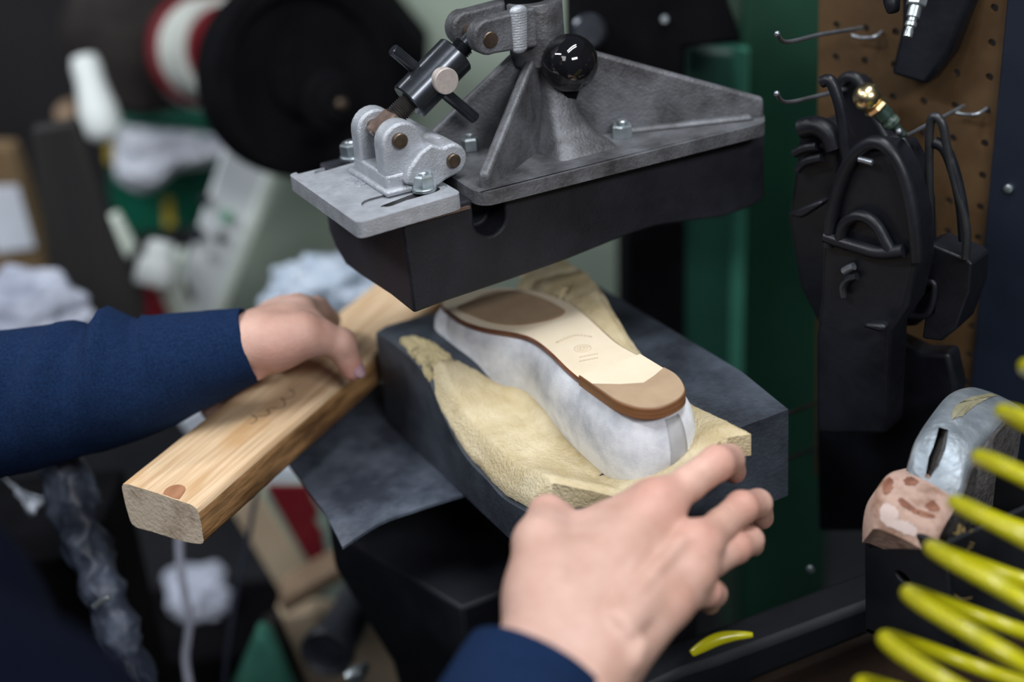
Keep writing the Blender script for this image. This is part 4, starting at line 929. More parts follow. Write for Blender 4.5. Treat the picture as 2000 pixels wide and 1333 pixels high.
def blob(name, px, py, d, rx, ry, rz, m, label, cat, seed, amp=0.35, freq=2.2, ridged=True, group=None, rot=0.0):
    c = D(px, py, d); bm = bmesh.new(); bmesh.ops.create_icosphere(bm, subdivisions=5, radius=1); mb = MB()
    for v in bm.verts:
        n = np.array(v.co); f = fbm(n + seed, freq, 5); f = (abs(f) * 1.6 - 0.3) if ridged else f
        q = n * (1 + amp * f); a = q[0] * cos(rot) - q[1] * sin(rot); b = q[0] * sin(rot) + q[1] * cos(rot)
        mb.v.append(tuple(c + RGT * a * rx + UPV * b * ry + FWD * q[2] * rz))
    mb.f = [tuple(v.index for v in f.verts) for f in bm.faces]; mb.mi = [0] * len(mb.f); bm.free()
    return tag(mb.build(name, m, None, 180), label, cat, group)
# left side, far
crate = thing('green_crate', 'green plastic crate with yellow tape under a grey-white cloth', 'crate', D(320, 455, 2.02))
cq = [(208, 232), (446, 226), (440, 300), (402, 440), (330, 452), (232, 462), (212, 380)]
slab(cq, 2.14, 0.12).build('crate_body', M['gcrate'], crate, 35, 0.006)
slab([(205, 226), (448, 220), (446, 240), (206, 246)], 2.14, 0.14, on=cq, off=0.01).build('crate_rim', M['gcrate'], crate, 35, 0.003)
slab([(204, 262), (220, 262), (222, 322), (207, 318)], 2.14, 0.015, on=cq, off=0.006).build('yellow_tape', M['yellow'], crate)
slab([(318, 392), (334, 388), (340, 440), (322, 444)], 2.14, 0.015, on=cq, off=0.006).build('yellow_tape', M['yellow'], crate)
mb = MB(); P = []
for i in range(40):
    row = []
    for j in range(24):
        u, v = i / 39, j / 23; yt = 246 + 28 * u; yb = 352 + 34 * sin(pi * min(1, u * 1.7)) - 30 * u
        x = 218 + (446 - 218) * u - 30 * v * u + 8 * v; y = yt + (yb - yt) * v
        row.append(D(x, y, 2.08 - 0.012 * sin(v * 9 + u * 2) - 0.03 * sin(pi * v) + 0.012 * fbm((u * 5, v * 5, 2), 1)))
    P.append(row)
tag(solidgrid(P, lambda p: tuple(np.array(p) + FH * 0.02)).build('draped_cloth', M['rag'], None, 180), 'grey-white cloth draped over the front of the green crate', 'cloth')
a, b = D(163, 108, 1.88), D(207, 276, 1.88); k = 1.88 / 2778
tag(MB().lathe(a, b - a, [(8 * k, 0), (24 * k, 4 * k), (29 * k, 24 * k), (28 * k, 50 * k), (32 * k, 80 * k), (38 * k, 110 * k), (38 * k, 140 * k), (30 * k, 162 * k), (22 * k, 170 * k)], 32).build('white_bottle', M['white'], None, 180), 'tall white plastic bottle leaning beside the dark buffing wheel', 'bottle')
a, b = D(300, 560, 1.80), D(318, 470, 1.80); k = 1.80 / 2778
bt = thing('white_bottle', 'short white bottle standing at the foot of the button panel', 'bottle', a)
MB().lathe(a, b - a, [(34 * k, 0), (40 * k, 4 * k), (40 * k, 40 * k), (36 * k, 56 * k)], 32).build('bottle_body', M['white'], bt, 60)
MB().lathe(a + (b - a) * 0.58, b - a, [(26 * k, 0), (30 * k, 8 * k), (29 * k, 28 * k), (20 * k, 38 * k)], 32).build('bottle_cap', M['white'], bt, 60)
tag(slab([(100, 214), (142, 208), (152, 262), (112, 262)], 2.05, 0.05).build('wooden_block', M['shelfwood'], None, 35, 0.01), 'small orange-brown wooden block beside the tall white bottle', 'block')
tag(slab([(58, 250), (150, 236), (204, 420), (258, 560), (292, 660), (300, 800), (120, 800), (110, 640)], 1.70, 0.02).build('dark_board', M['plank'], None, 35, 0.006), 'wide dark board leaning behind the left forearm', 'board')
cb = thing('cardboard_box', 'brown cardboard box with a pale paper label at the left edge', 'box', D(30, 690, 1.95))
slab([(-80, 286), (22, 290), (60, 400), (120, 690), (-80, 690)], 1.92, 0.04).build('box_body', M['card'], cb, 35, 0.004)
slab([(-30, 366), (34, 364), (68, 484), (-10, 494)], 1.90, 0.004).build('paper_label', M['paper'], cb, 0)
tag(slab([(206, 430), (226, 420), (262, 488), (248, 508)], 1.82, 0.02).build('pale_strip', M['paneledge'], None, 35, 0.003), 'short pale green-white strip below the green crate', 'strip')
blob('fluffy_bag', 40, 618, 1.62, 0.075, 0.050, 0.05, M['wool'], 'grey crumpled bag at the left edge above the sleeve', 'bag', 3.1, 0.30, 1.3, False, rot=-0.4)
blob('plastic_bag', 646, 578, 1.66, 0.068, 0.043, 0.05, M['bag'], 'crumpled clear plastic bag behind the left hand', 'plastic bag', 7.7, 0.34, 1.1, rot=0.25)
# left side, low
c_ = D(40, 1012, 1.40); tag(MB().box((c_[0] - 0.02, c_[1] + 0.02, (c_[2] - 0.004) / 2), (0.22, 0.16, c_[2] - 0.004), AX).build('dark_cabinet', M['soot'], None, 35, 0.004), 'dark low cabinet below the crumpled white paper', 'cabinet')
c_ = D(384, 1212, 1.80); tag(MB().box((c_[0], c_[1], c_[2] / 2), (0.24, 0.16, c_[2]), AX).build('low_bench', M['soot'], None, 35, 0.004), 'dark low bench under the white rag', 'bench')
k = 1.24 / 2778; rings = []
for i, (px, py, r) in enumerate([(96, 850, 30), (118, 905, 38), (140, 965, 42), (158, 1030, 40), (176, 1090, 42), (196, 1150, 38), (220, 1215, 40), (248, 1290, 38), (280, 1370, 36)]): rings.append((D(px, py, 1.24), r * k))
mb = MB(); P = spline([r[0] for r in rings], 7); R = np.interp(np.linspace(0, 8, len(P)), range(9), [r[1] for r in rings]); mb.tube(P, list(R), 36)
mb.v = [tuple(np.array(v) + RGT * 0.008 * fbm(v, 40) + FWD * 0.006 * fbm(v, 60)) for v in mb.v]
M['film'] = mat('grey_blue_film', (0.03, 0.038, 0.06), 0.5, scale=30, col2=(0.14, 0.165, 0.225), bump=0.15, bscale=50, contrast=(0.42, 0.66))
hs = thing('film_hose', 'crumpled grey-blue plastic sleeve hanging down left of the plank end', 'plastic sleeve', D(190, 1100, 1.42))
mb.build('sleeve_film', M['film'], hs, 180)
MB().tube([D(x, y, 1.195) for x, y in ((182, 1187), (192, 1178), (204, 1171), (214, 1168))], 0.0028, 10).build('metal_clip', M['zinc'], hs)
P = [[D(x + 6 * fbm((i, j, 0), 0.7), y, 1.33 + 0.012 * fbm((i, j, 5), 0.5)) for j, (x, y) in enumerate(zip(np.linspace(8 + 4 * i, 62 + 3 * i, 8), np.linspace(935 + 3 * i, 1010 - 4 * i, 8)))] for i in range(10)]
tag(solidgrid(P, lambda p: tuple(np.array(p) + FWD * 0.002)).build('crumpled_paper', M['paper'], None, 180), 'crumpled white paper at the left edge below the sleeve', 'paper')
tag(slab([(345, 822), (418, 780), (500, 760), (446, 862), (368, 856)], 1.58, 0.05).build('paper_sheet', M['paper'], None, 35, 0.003), 'white paper pad showing between the sleeve and the plank', 'paper')
tag(MB().tube(spline([D(x, y, 1.42) for x, y in ((352, 1030), (350, 1070), (354, 1120), (362, 1165), (370, 1205), (366, 1250), (362, 1290), (372, 1350))], 6), 0.0042, 14).build('white_cable', M['cable'], None, 180), 'greyish white cable hanging straight down below the plank end', 'cable')
tag(MB().tube(spline([D(x, y, 1.48) for x, y in ((508, 930), (494, 1000), (482, 1070), (464, 1150), (446, 1250), (436, 1350))], 6), 0.0026, 12).build('dark_cable', M['dcable'], None, 180), 'thin dark blue cable hanging beside the red box', 'cable')
blob('white_rag', 384, 1160, 1.80, 0.036, 0.030, 0.018, M['ragw'], 'white rag lying low behind the white cable', 'rag', 12.3, 0.5, 1.0, False, rot=0.5)
bx = thing('printed_box', 'cream box with mint edges and a dark red printed face beside the rubber sheet', 'box', D(560, 1180, 1.67))
slab([(452, 1000), (500, 955), (620, 1140), (560, 1180)], 1.67, 0.05).build('box_side', M['cboard'], bx, 35, 0.002)
f_ = slab([(508, 968), (522, 955), (600, 950), (632, 1000), (664, 1096), (640, 1122), (602, 1146)], 1.665, 0.04).build('box_face', M['mint'], bx, 35, 0.002)
slab([(518, 950), (600, 950), (622, 1000), (612, 1014), (628, 1036), (640, 1116), (618, 1127)], 1.66, 0.006).build('red_print', M['dred'], f_, 0)
slab([(514, 950), (540, 918), (598, 914), (606, 952)], 1.65, 0.04).build('box_lid', M['paper'], bx, 35, 0.002)
tag(slab([(542, 1176), (722, 1074), (742, 1092), (556, 1204)], 1.60, 0.05).build('shelf_board', M['shelfwood'], None, 35, 0.004), 'pale wooden shelf board under the red and cream box', 'board')
tag(slab([(536, 1208), (616, 1196), (860, 1230), (860, 1400), (596, 1400)], 1.72, 0.03).build('chipboard_panel', M['cboard'], None, 35, 0.003), 'cream chipboard panel behind the black nozzle', 'panel')
M['greyrub'] = mat('grey_black_rubber', (0.028, 0.031, 0.042), 0.45, scale=20, col2=(0.045, 0.05, 0.066))
nz = thing('hose_nozzle', 'black rubber nozzle with an oval open end below the shelf board', 'nozzle', D(690, 1290, 1.36))
e0, e1 = D(742, 1112, 1.53), D(640, 1272, 1.43); ax = nrm(e1 - e0); Ln = np.linalg.norm(e1 - e0)
MB().tube(spline([e0 + np.array([0, 0, 0.02]), e0 + ax * Ln * 0.3 - RGT * 0.004, e0 + ax * Ln * 0.7, e1], 8), [0.021 + 0.004 * sst(0.5, 1, t) for t in np.linspace(0, 1, 25)], 28).build('nozzle_tube', M['greyrub'], nz, 60)
MB().lathe(e1 - ax * 0.004, ax + FWD * -0.55, [(0.025, -0.004), (0.0275, 0), (0.0275, 0.010), (0.025, 0.0125), (0.022, 0.011), (0.019, 0.002)], 36).build('nozzle_rim', M['greyrub'], nz, 60)
tag(slab([(430, 1400), (502, 1240), (528, 1256), (590, 1400)], 1.50, 0.03).build('green_cloth', M['lacard'], None, 35, 0.006), 'corner of a green cloth at the bottom edge', 'cloth')
tag(slab([(504, 1238), (537, 1218), (610, 1400), (574, 1400)], 1.57, 0.03).build('dark_strip', M['soot2'], None, 35, 0.003), 'dark strip between the green cloth and the cream panel', 'strip')
tag(MB().tube([D(680, 1326, 1.33), D(700, 1316, 1.33), D(716, 1300, 1.34)], [0.007, 0.008, 0.004], 14).build('silver_foil', M['zinc'], None, 60), 'small silvery scrap below the black nozzle', 'foil')
# ------------------------------------------------------------------ right side: pegboard, hooks, hanging press pads
nB = np.array([-0.946, -0.326, 0.0]); nB /= np.linalg.norm(nB); uB = np.cross(Z, nB); uB = uB if uB @ RGT > 0 else -uB
pB = D(1937, 84, 1.12)
onB = lambda x, y, off=0.0: onpl(x, y, pB + nB * off, nB)
peg = MB().prism([onB(1600, -120), onB(1987, -120), onB(1880, 930), onB(1592, 930)], -nB * 0.005).build('pegboard', M['peg'], None, 0)
tag(peg, 'brown hardboard pegboard on the right carrying hooks and black pads', 'pegboard')
hm = MB(); h0 = onB(1937, 84)
for i in range(-14, 1):
    for j in range(-30, 5):
        c = h0 + uB * 0.0276 * i + Z * 0.0276 * j
        hm.cyl(c + nB * 0.01, c - nB * 0.02, 0.0034, 14)
cut(peg, [hm])
nv = thing('wall_post', 'navy painted post right of the pegboard', 'post', floor_base(onB(1990, 700)))
MB().prism([onB(1976, -120, 0.006), onB(2120, -120, 0.006), onB(2040, 1200, 0.006), onB(1850, 1200, 0.006)], -nB * 0.05).build('post_face', M['navypost'], nv, 35, 0.003)
c = onB(1971, 368, 0.006); MB().lathe(c, nB, [(0.0036, 0), (0.0036, 0.0025), (0.002, 0.0035)], 16).build('screw', M['zinc'], nv)
def hook(base, main, d0, d1, label, m='wire'):
    t = thing('peg_hook', label, 'hook', onB(*base[-1], 0.01), 'steel hooks on the pegboard')
    P = [onB(*q, 0.002 if i == 0 else 0.012) for i, q in enumerate(base)]; n = len(main)
    MB().tube(spline(P, 5), 0.0016, 10).build('hook_base', M[m], t, 60)
    Q = [onB(*main[0], 0.012)] + [D(*q, d1 + (d0 - d1) * (1 - (i + 1) / (n - 1))) for i, q in enumerate(main[1:])]
    s = spline(Q, 6); MB().tube(s, 0.0017, 10).sphere(s[-1], 0.0024, 14, 8).build('hook_rod', M[m], t, 60)
dB = lambda x, y: float((onB(x, y) - CAM) @ FWD)
hook([(1722, 62), (1708, 72), (1684, 74), (1664, 69)], [(1684, 54), (1662, 58), (1600, 68), (1536, 82), (1518, 66)], dB(1684, 54) - 0.01, 1.05, 'empty steel peg hook highest of all, beside the dark green column')
hook([(1690, 172), (1676, 182), (1664, 184)], [(1690, 166), (1660, 172), (1600, 187), (1536, 200), (1517, 183)], dB(1690, 166) - 0.01, 1.05, 'steel peg hook with black straps, left of the brass fitting')
hook([(1927, 212), (1908, 223), (1882, 223), (1862, 219)], [(1882, 207), (1850, 224), (1805, 247), (1772, 264), (1756, 257)], dB(1880, 208) - 0.01, 1.0, 'steel peg hook right of the brass fitting with a dark wire loop on it')
hook([(1640, 775), (1625, 778), (1610, 780)], [(1610, 782), (1590, 788), (1560, 800), (1530, 811), (1526, 803)], dB(1600, 780) - 0.03, 1.12, 'steel peg hook right beside the corner of the black block', 'dwire')
hook([(1620, 872), (1600, 875), (1585, 878)], [(1586, 880), (1570, 884), (1545, 894), (1516, 899), (1513, 890)], dB(1590, 875) - 0.03, 1.12, 'lowest steel peg hook, below the corner of the black block', 'dwire')
PLN = {}
def hung(name, outline, d, th, label, cat='pad', m='padrub', bev=0.004):
    pp = np.array(outline, float); t = thing(name, label, cat, D(pp[:, 0].mean(), pp[:, 1].max(), d), 'black press pads hung on the pegboard'); PLN[t.name] = (D(pp[:, 0].mean(), pp[:, 1].mean(), d), d)
    mb = slab(outline, d, th, None, -nB); mb.build('pad_plate', M[m], t, 35, bev, 3); return t
def tb(t, name, pts, d, r, m='padrub', n=12):
    p0, d0 = PLN[t.name]; dd = d if not hasattr(d, '__len__') else d[0]
    MB().tube(spline([onpl(x, y, p0 + nB * max(0.001, (d0 - dd) * 0.25), nB) for i, (x, y) in enumerate(pts)], 6), r, n).build(name, M[m], t, 60)
# front pad: sole-shaped plate with rim, lip and buckle
A = hung('press_pad', [(1606, 480), (1622, 400), (1650, 325), (1688, 285), (1728, 290), (1762, 340), (1786, 430), (1790, 520), (1772, 600), (1738, 650), (1730, 850), (1592, 850), (1592, 660), (1602, 580)], 1.06, 0.03, 'large black sole-shaped pad hung foremost on the pegboard')
tb(A, 'rim', [(1618, 480), (1630, 400), (1655, 325), (1692, 283), (1728, 284), (1762, 335), (1784, 425), (1792, 510)], 1.045, 0.0050)
tb(A, 'lip', [(1612, 462), (1640, 472), (1680, 484), (1720, 494), (1766, 490)], 1.041, 0.0050)
tb(A, 'lip', [(1640, 470), (1648, 440), (1668, 424), (1690, 424), (1712, 440), (1728, 468), (1740, 490)], 1.041, 0.0046)
tb(A, 'buckle', [(1648, 580), (1646, 562), (1656, 546), (1674, 540)], 1.041, 0.0030, 'black_steel')
tb(A, 'buckle_pin', [(1648, 530), (1658, 524), (1668, 520)], 1.041, 0.0030, 'wire')
tb(A, 'hanging_nail', [(1678, 311), (1690, 314), (1704, 318)], 1.036, 0.0022, 'wire')
slab([(1690, 632), (1716, 634), (1730, 640), (1722, 652), (1680, 640)], 1.052, 0.01, None, -nB).build('step', M['padrub'], A, 35, 0.003)
B = hung('press_pad', [(1742, 284), (1766, 276), (1790, 320), (1806, 400), (1812, 560), (1790, 640), (1760, 640), (1790, 500), (1780, 400), (1760, 330)], 1.095, 0.02, 'narrow black pad edge showing just behind the foremost sole-shaped pad')
tb(B, 'rim', [(1738, 276), (1762, 276), (1784, 320), (1800, 400), (1806, 480)], 1.08, 0.0050)
Cp = hung('press_pad', [(1800, 484), (1818, 478), (1886, 506), (1898, 516), (1894, 570), (1868, 640), (1838, 668), (1800, 662), (1806, 618), (1822, 612), (1826, 558), (1788, 556), (1780, 620), (1772, 610), (1786, 540)], 1.075, 0.03, 'black pad with a square notch hung at the right below the wire loop')
tb(Cp, 'wire_loop', [(1814, 480), (1815, 400), (1815, 300), (1816, 250), (1822, 229), (1834, 232), (1843, 250), (1852, 300), (1872, 380), (1888, 450), (1886, 505)], [1.065, 1.065, 1.06, 1.055, 1.05, 1.05, 1.055, 1.06, 1.065, 1.07, 1.07], 0.0032, 'dwire')
tb(Cp, 'rim', [(1826, 278), (1845, 290), (1862, 330), (1878, 400), (1884, 470)], 1.075, 0.0044)
tb(Cp, 'notch_edge', [(1788, 556), (1806, 553), (1824, 555), (1822, 590), (1808, 616), (1778, 618), (1744, 614)], 1.066, 0.0026)
Dp = hung('press_pad', [(1560, 258), (1590, 244), (1622, 252), (1640, 290), (1640, 560), (1600, 640), (1560, 560), (1538, 430), (1552, 330)], 1.13, 0.03, 'black pad hung at the left of the pegboard under the strap', 'pad')
tb(Dp, 'rim', [(1566, 252), (1594, 246), (1620, 262), (1632, 290)], 1.115, 0.0080)
tb(Dp, 'strap_end', [(1552, 300), (1572, 290), (1596, 286)], 1.10, 0.0036)
tb(Dp, 'strap_end', [(1558, 332), (1574, 316), (1606, 308)], 1.10, 0.0036)
slab([(1534, 420), (1602, 392), (1606, 402), (1572, 424), (1562, 428)], 1.10, 0.012, None, -nB).build('flap', M['padrub'], Dp, 35, 0.003)
tb(Dp, 'hanging_strap', [(1606, 160), (1622, 158), (1636, 190), (1644, 225), (1652, 290), (1660, 340)], [1.10, 1.095, 1.09, 1.09, 1.09, 1.09], 0.0046)
Ep = hung('press_pad', [(1628, 190), (1640, 165), (1664, 150), (1682, 165), (1700, 210), (1740, 280), (1740, 420), (1640, 420), (1640, 300)], 1.165, 0.02, 'black arched pad hung behind the brass fitting')
tb(Ep, 'rim', [(1632, 180), (1646, 158), (1664, 150), (1680, 162), (1694, 196)], 1.15, 0.0048)
Fp = hung('press_pad', [(1592, 840), (1730, 840), (1740, 660), (1800, 690), (1852, 690), (1868, 760), (1850, 900), (1790, 1040), (1596, 1040)], 1.17, 0.02, 'lowest black pad hanging in the dark below the notched pad')
# paddle and air coupler at the top
t = thing('paddle', 'black tapered paddle hanging at the top of the pegboard', 'paddle', D(1800, 170, 1.0))
MB().prism([onB(*q, 0.03) for q in ((1760, -120), (1916, -120), (1894, 0), (1852, 110), (1808, 168), (1738, 146), (1760, 50))], -nB * 0.022).build('paddle_blade', M['padrub'], t, 35, 0.004)
cp = thing('air_coupler', 'silver air hose coupler hanging in front of the black paddle', 'coupler', D(1783, 74, 1.04))
a, b = D(1800, -30, 1.035), D(1772, 74, 1.035); ax = nrm(b - a); k = 1.035 / 2778
MB().lathe(a, ax, [(14 * k, 0), (14 * k, 26 * k)], 24).build('hose_tail', M['soot'], cp)
MB().hexnut(a + ax * 26 * k, ax, 36 * k, 18 * k).build('hex_collar', M['zinc'], cp, 25, 0.0004)
MB().lathe(a + ax * 44 * k, ax, [(13 * k, 0), (13 * k, 22 * k), (9 * k, 24 * k), (9 * k, 30 * k), (11.5 * k, 33 * k), (11.5 * k, 40 * k), (8 * k, 43 * k), (8 * k, 48 * k), (9 * k, 50 * k), (9 * k, 62 * k), (7 * k, 63 * k)], 28).build('plug', M['zinc'], cp)
tag(MB().lathe(D(1738, -20, 1.07), D(1745, 24, 1.07) - D(1738, -20, 1.07), [(0.006, 0), (0.0062, 0.01), (0.005, 0.016), (0.0035, 0.0175)], 20).build('rubber_plug', M['padrub'], None), 'dark round plug hanging at the top edge left of the air coupler', 'plug')
# brass fitting
bf = thing('brass_fitting', 'shiny brass ball fitting on a dark green coupling', 'fitting', D(1730, 225, 1.005))
a, b = D(1694, 190, 1.0), D(1768, 268, 1.01); ax = nrm(b - a); k = 1.005 / 2778
MB().lathe(a - ax * 26 * k, ax, [(27.5 * k * sin(q) + 0.0001, 26 * k - 27.5 * k * cos(q)) for q in np.linspace(0.05, 2.25, 22)] + [(17 * k, 46 * k)], 44).build('brass_ball', M['brass'], bf, 60)
MB().lathe(a + ax * 18 * k, ax, [(14 * k, 0), (25 * k, 3 * k), (26 * k, 10 * k), (22 * k, 15 * k), (14 * k, 17 * k)], 8).build('brass_nut', M['brass'], bf, 25)
MB().lathe(a + ax * 34 * k, ax, [(18 * k, 0), (18.5 * k, 20 * k), (16 * k, 22 * k), (16 * k, 30 * k), (18 * k, 33 * k), (17 * k, 42 * k), (10 * k, 48 * k), (8 * k, 62 * k), (9 * k, 72 * k), (6 * k, 76 * k)], 30).build('coupling', M['greenfit'], bf)

# ------------------------------------------------------------------ black bin with a foil-clad block and a leather block in it
def sheet(rows, cols, crown):
    P = []
    R_ = []
    for s in range(2): R_.append(spline([D(r[s][0], r[s][1], r[s][2] - 0.02 * s) for r in rows], 8))
    for a, b in zip(*R_):
        row = []
        for t in np.linspace(0, 1, cols):
            e = min(t, 1 - t); row.append(a * (1 - t) + b * t + (-FWD * 0.6 + UPV * 0.6) * (crown * sin(pi * t) - 0.0025 * (1 - sst(0, 0.08, e))))
        P.append(row)
    return P
rowsF = [((1766, 945, 1.005), (1856, 1010, 1.005)), ((1779, 895, 1.006), (1880, 958, 1.006)), ((1793, 852, 1.012), (1897, 908, 1.012)), ((1822, 806, 1.026), (1922, 866, 1.026)), ((1852, 770, 1.046), (1958, 822, 1.046)), ((1884, 755, 1.070), (1984, 798, 1.070)), ((1905, 757, 1.100), (2000, 800, 1.100))]
fb = thing('foil_block', 'felt block clad in silver foil tape standing in the black bin', 'block', D(1850, 1000, 1.03))
P = sheet(rowsF, 22, 0.003); bk = FWD * 0.026 - UPV * 0.062
solidgrid([[tuple(np.array(p) + bk * 0.04 + (np.array(p) - np.array(r[len(r) // 2])) * 0.06) for p in r] for r in P], lambda p: tuple(np.array(p) + bk)).build('felt_body', M['felt'], fb, 50)
fo = solidgrid(P, lambda p: tuple(np.array(p) + bk * 0.05)).build('foil_cover', M['tapesilver'], fb, 50)
c_ = [D(x, y, 0.995) for x, y in ((1849, 838), (1866, 843), (1850, 880), (1836, 905), (1824, 940), (1808, 934), (1818, 895), (1836, 862))]
for o in fb.children: cut(o, [MB().prism(c_, FWD * 0.034)])
def patch(Pg, pts, m, name, par, lift=0.0006):  # a stain that follows the sheet: outline in sheet coordinates (0..1, 0..1)
    nu, nv_ = len(Pg) - 1, len(Pg[0]) - 1
    def S(u, v):
        i, j = min(int(u * nu), nu - 1), min(int(v * nv_), nv_ - 1); a, b = u * nu - i, v * nv_ - j
        g = lambda p, q: np.array(Pg[p][q]); return g(i, j) * (1 - a) * (1 - b) + g(i + 1, j) * a * (1 - b) + g(i, j + 1) * (1 - a) * b + g(i + 1, j + 1) * a * b + (-FWD * 0.7 + UPV * 0.7) * lift
    c = np.mean(np.array(pts), axis=0); q = [(x + 0.022 * fbm((x * 30, y * 30, 1), 1), y + 0.022 * fbm((x * 30, y * 30, 7), 1)) for x, y, _ in spline([(x, y, 0) for x, y in pts], 8, True)]
    rings = [[S(*(c + (np.array(p) - c) * k)) for p in q] for k in (1, 0.7, 0.4, 0.05)]
    MB().loft(rings, False).build(name, m, par, 180)
patch(P, [(0.52, 0.34), (0.58, 0.26), (0.66, 0.30), (0.76, 0.40), (0.86, 0.46), (0.88, 0.56), (0.78, 0.56), (0.66, 0.50), (0.56, 0.46)], M['glue'], 'glue_stain', fo)
rowsL = [((1768, 912, 1.020), (1888, 966, 1.020)), ((1738, 922, 1.002), (1872, 984, 1.002)), ((1717, 948, 0.990), (1852, 1014, 0.990)), ((1708, 985, 0.985), (1836, 1046, 0.985)), ((1706, 1030, 0.985), (1826, 1090, 0.985))]
lb = thing('leather_block', 'scuffed nude leather block sticking out of the black bin', 'block', D(1780, 1060, 1.0))
P = sheet(rowsL, 22, 0.0035); lc = solidgrid(P, lambda p: tuple(np.array(p) + FWD * 0.03 - UPV * 0.014)).build('leather_cover', M['nude'], lb, 50)
for pts in ([(0.22, 0.28), (0.30, 0.24), (0.36, 0.30), (0.34, 0.40), (0.24, 0.40)], [(0.42, 0.70), (0.50, 0.66), (0.54, 0.76), (0.48, 0.84), (0.42, 0.80)], [(0.56, 0.34), (0.62, 0.32), (0.68, 0.50), (0.66, 0.72), (0.60, 0.84), (0.57, 0.80), (0.62, 0.66), (0.62, 0.50)], [(0.34, 0.06), (0.46, 0.04), (0.60, 0.10), (0.52, 0.18), (0.40, 0.14)]):
    patch(P, pts, M['scuff'], 'scuff', lc)
patch(P, [(0.70, 0.16), (0.76, 0.10), (0.90, 0.12), (0.93, 0.40), (0.90, 0.66), (0.80, 0.62), (0.84, 0.42), (0.74, 0.34)], M['scar'], 'scraped_patch', lc)
bn = thing('black_bin', 'open black plastic bin holding the foil block and the leather block', 'bin', D(1775, 1240, 1.0))
xb = D(1775, 1130, 0.99)[0]; F4 = [onx(x, y, xb) for x, y in ((1687, 1003), (1846, 1066), (1866, 1300), (1690, 1236))]
fr = MB().prism(F4, X * 0.004).build('bin_front', M['bin'], bn, 35, 0.0012)
c = onx(1763, 1129, xb); cut(fr, [MB().prism([c - X * 0.03 + Y * 0.0070 * cos(a) + Z * 0.0035 * sin(a) for a in np.linspace(0, 2 * pi, 24, endpoint=False)], X * 0.05)])
for p0, p1 in ((F4[0], F4[3]), (F4[1], F4[2])):
    MB().prism([p0 + X * 0.004, p1 + X * 0.004, p1 + X * 0.11, p0 + X * 0.11], Y * (-0.004 if p0 is F4[0] else 0.004)).build('bin_side', M['bin'], bn, 35)
MB().prism([p + X * 0.11 for p in F4], X * 0.004).build('bin_back', M['bin'], bn, 35)
MB().prism([F4[3] + Z * 0.004, F4[2] + Z * 0.004, F4[2] + X * 0.11 + Z * 0.004, F4[3] + X * 0.11 + Z * 0.004], -Z * 0.004).build('bin_bottom', M['bin'], bn, 35)
mb = MB(); rnd = random.Random(8)
for k in range(9):
    x, y = 1878 + rnd.uniform(-10, 14), 1032 + rnd.uniform(-8, 8)
    mb.tube(spline([D(x, y, 0.965), D(x + rnd.uniform(-8, 8), y + 25, 0.96), D(x + rnd.uniform(-6, 26), y + rnd.uniform(35, 75), 0.955)], 4), 0.0005, 5)
mb.tube(spline([D(1862, 1042, 0.965), D(1882, 1048, 0.96), D(1900, 1036, 0.955)], 5), 0.0006, 5)
mb.tube(spline([D(1875, 1140, 0.965), D(1862, 1158, 0.96), D(1878, 1171, 0.955), D(1898, 1168, 0.955)], 5), 0.0005, 5)
ob = mb.build('straw_wisps', M['straw'], None, 60); tag(ob, 'dry straw wisps caught beside the black bin', 'straw', None, 'stuff')
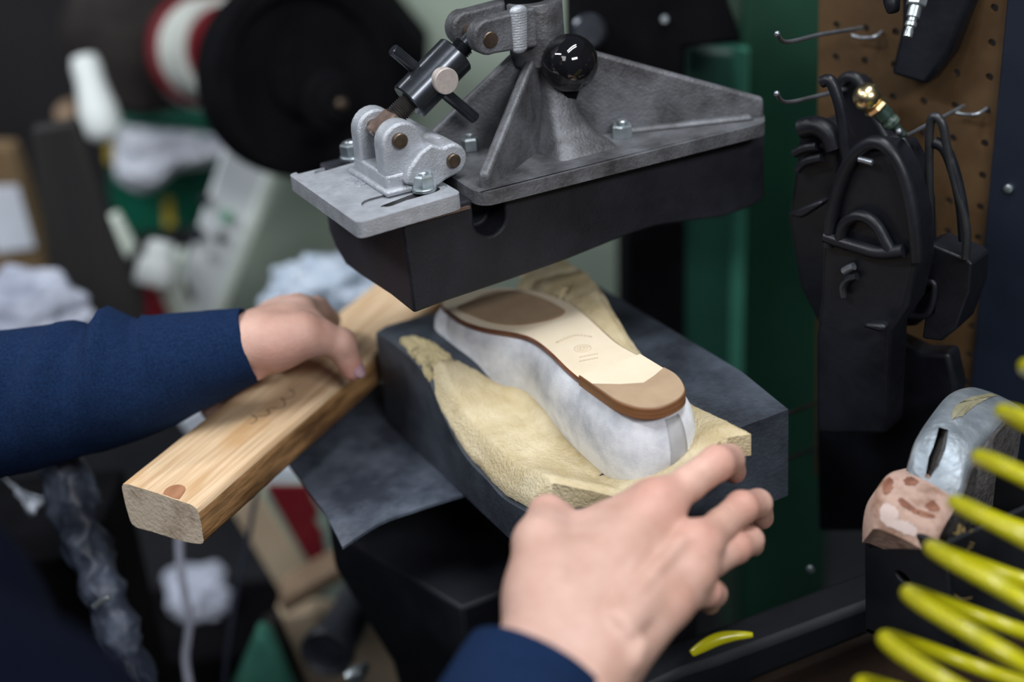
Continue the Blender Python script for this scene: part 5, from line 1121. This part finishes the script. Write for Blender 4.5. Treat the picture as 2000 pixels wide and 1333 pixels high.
# ------------------------------------------------------------------ yellow coiled air hose
dc = 0.84; k = dc / 2778; e1 = RGT * 0.90 - UPV * 0.43; Av = (-RGT * 46.7 - UPV * 90.0) * k
rad = 0.0515; c0 = D(1965, 805, dc) + nrm(e1) * rad; e1 = nrm(e1); e2 = nrm(FWD - e1 * (FWD @ e1) - UPV * 0.07)
pts = []
for t in np.linspace(-1.6, 8.0, 620):
    a = pi + 2 * pi * t; pts.append(c0 + Av * t + rad * (cos(a) * e1 + sin(a) * e2))
hose = thing('coiled_hose', 'bright yellow coiled air hose at the right edge', 'hose', pts[-1])
MB().tube(pts, 0.0048, 18).build('hose_coil', M['hose'], hose, 180)
rnd = random.Random(2)
for t in range(-1, 7):
    mb = MB()
    for s in np.arange(0.03, 0.19, 0.0105):
        a = pi + 2 * pi * (t + s); p = c0 + Av * (t + s) + rad * (cos(a) * e1 + sin(a) * e2)
        tg = nrm(-sin(a) * e1 + cos(a) * e2 + Av / (2 * pi * rad)); n = nrm((CAM + UPV * 0.25 - p) - tg * ((CAM + UPV * 0.25 - p) @ tg)); s2 = np.cross(tg, n)
        q = p + n * 0.00465
        for dx, dy, wx_, wy_ in ((-0.0009, 0, 0.0006, 0.0028), (0.0009, 0, 0.0006, 0.0028)) if rnd.random() < 0.6 else ((0, 0, 0.0007, 0.0028),): mb.box(q + tg * dx + s2 * dy, (wx_, wy_, 0.0004), (tg, s2, n))
        mb.box(q + s2 * rnd.choice((-0.0012, 0, 0.0012)), (0.0022, 0.0006, 0.0004), (tg, s2, n))
    mb.build('printed_text', M['ink'], hose, 0)
tag(MB().tube(spline([D(x, y, 1.0) for x, y in ((1350, 1278), (1372, 1264), (1400, 1250), (1432, 1243), (1470, 1241))], 6), [0.0012 + 0.0036 * sin(pi * (0.12 + 0.82 * t)) for t in np.linspace(0, 1, 25)], 14).build('hose_loop', M['hose'], None, 180), 'short arc of yellow hose showing below the right hand', 'hose')
# low black rail and brown bench edge in front
rl = tag(slab([(1180, 1385), (1330, 1312), (1400, 1290), (1690, 1182), (1900, 1105), (1900, 1160), (1690, 1246), (1470, 1335), (1400, 1385)], 1.12, 0.04).build('black_rail', M['bin'], None, 35, 0.006), 'black rail running low across the bottom right', 'rail')
tag(slab([(1400, 1400), (1470, 1338), (1690, 1250), (1900, 1168), (2100, 1100), (2100, 1400)], 1.18, 0.05).build('bench_edge', M['dbrown'], None, 35, 0.004), 'dark brown wooden bench edge under the black rail', 'bench')
tag(MB().lathe(D(1582, 1112, 1.2), -FWD, [(0.0032, 0), (0.0032, 0.003), (0.0015, 0.0045)], 16).build('chrome_knob', M['zinc'], None), 'small bright chrome knob in the dark right of the hand', 'knob')
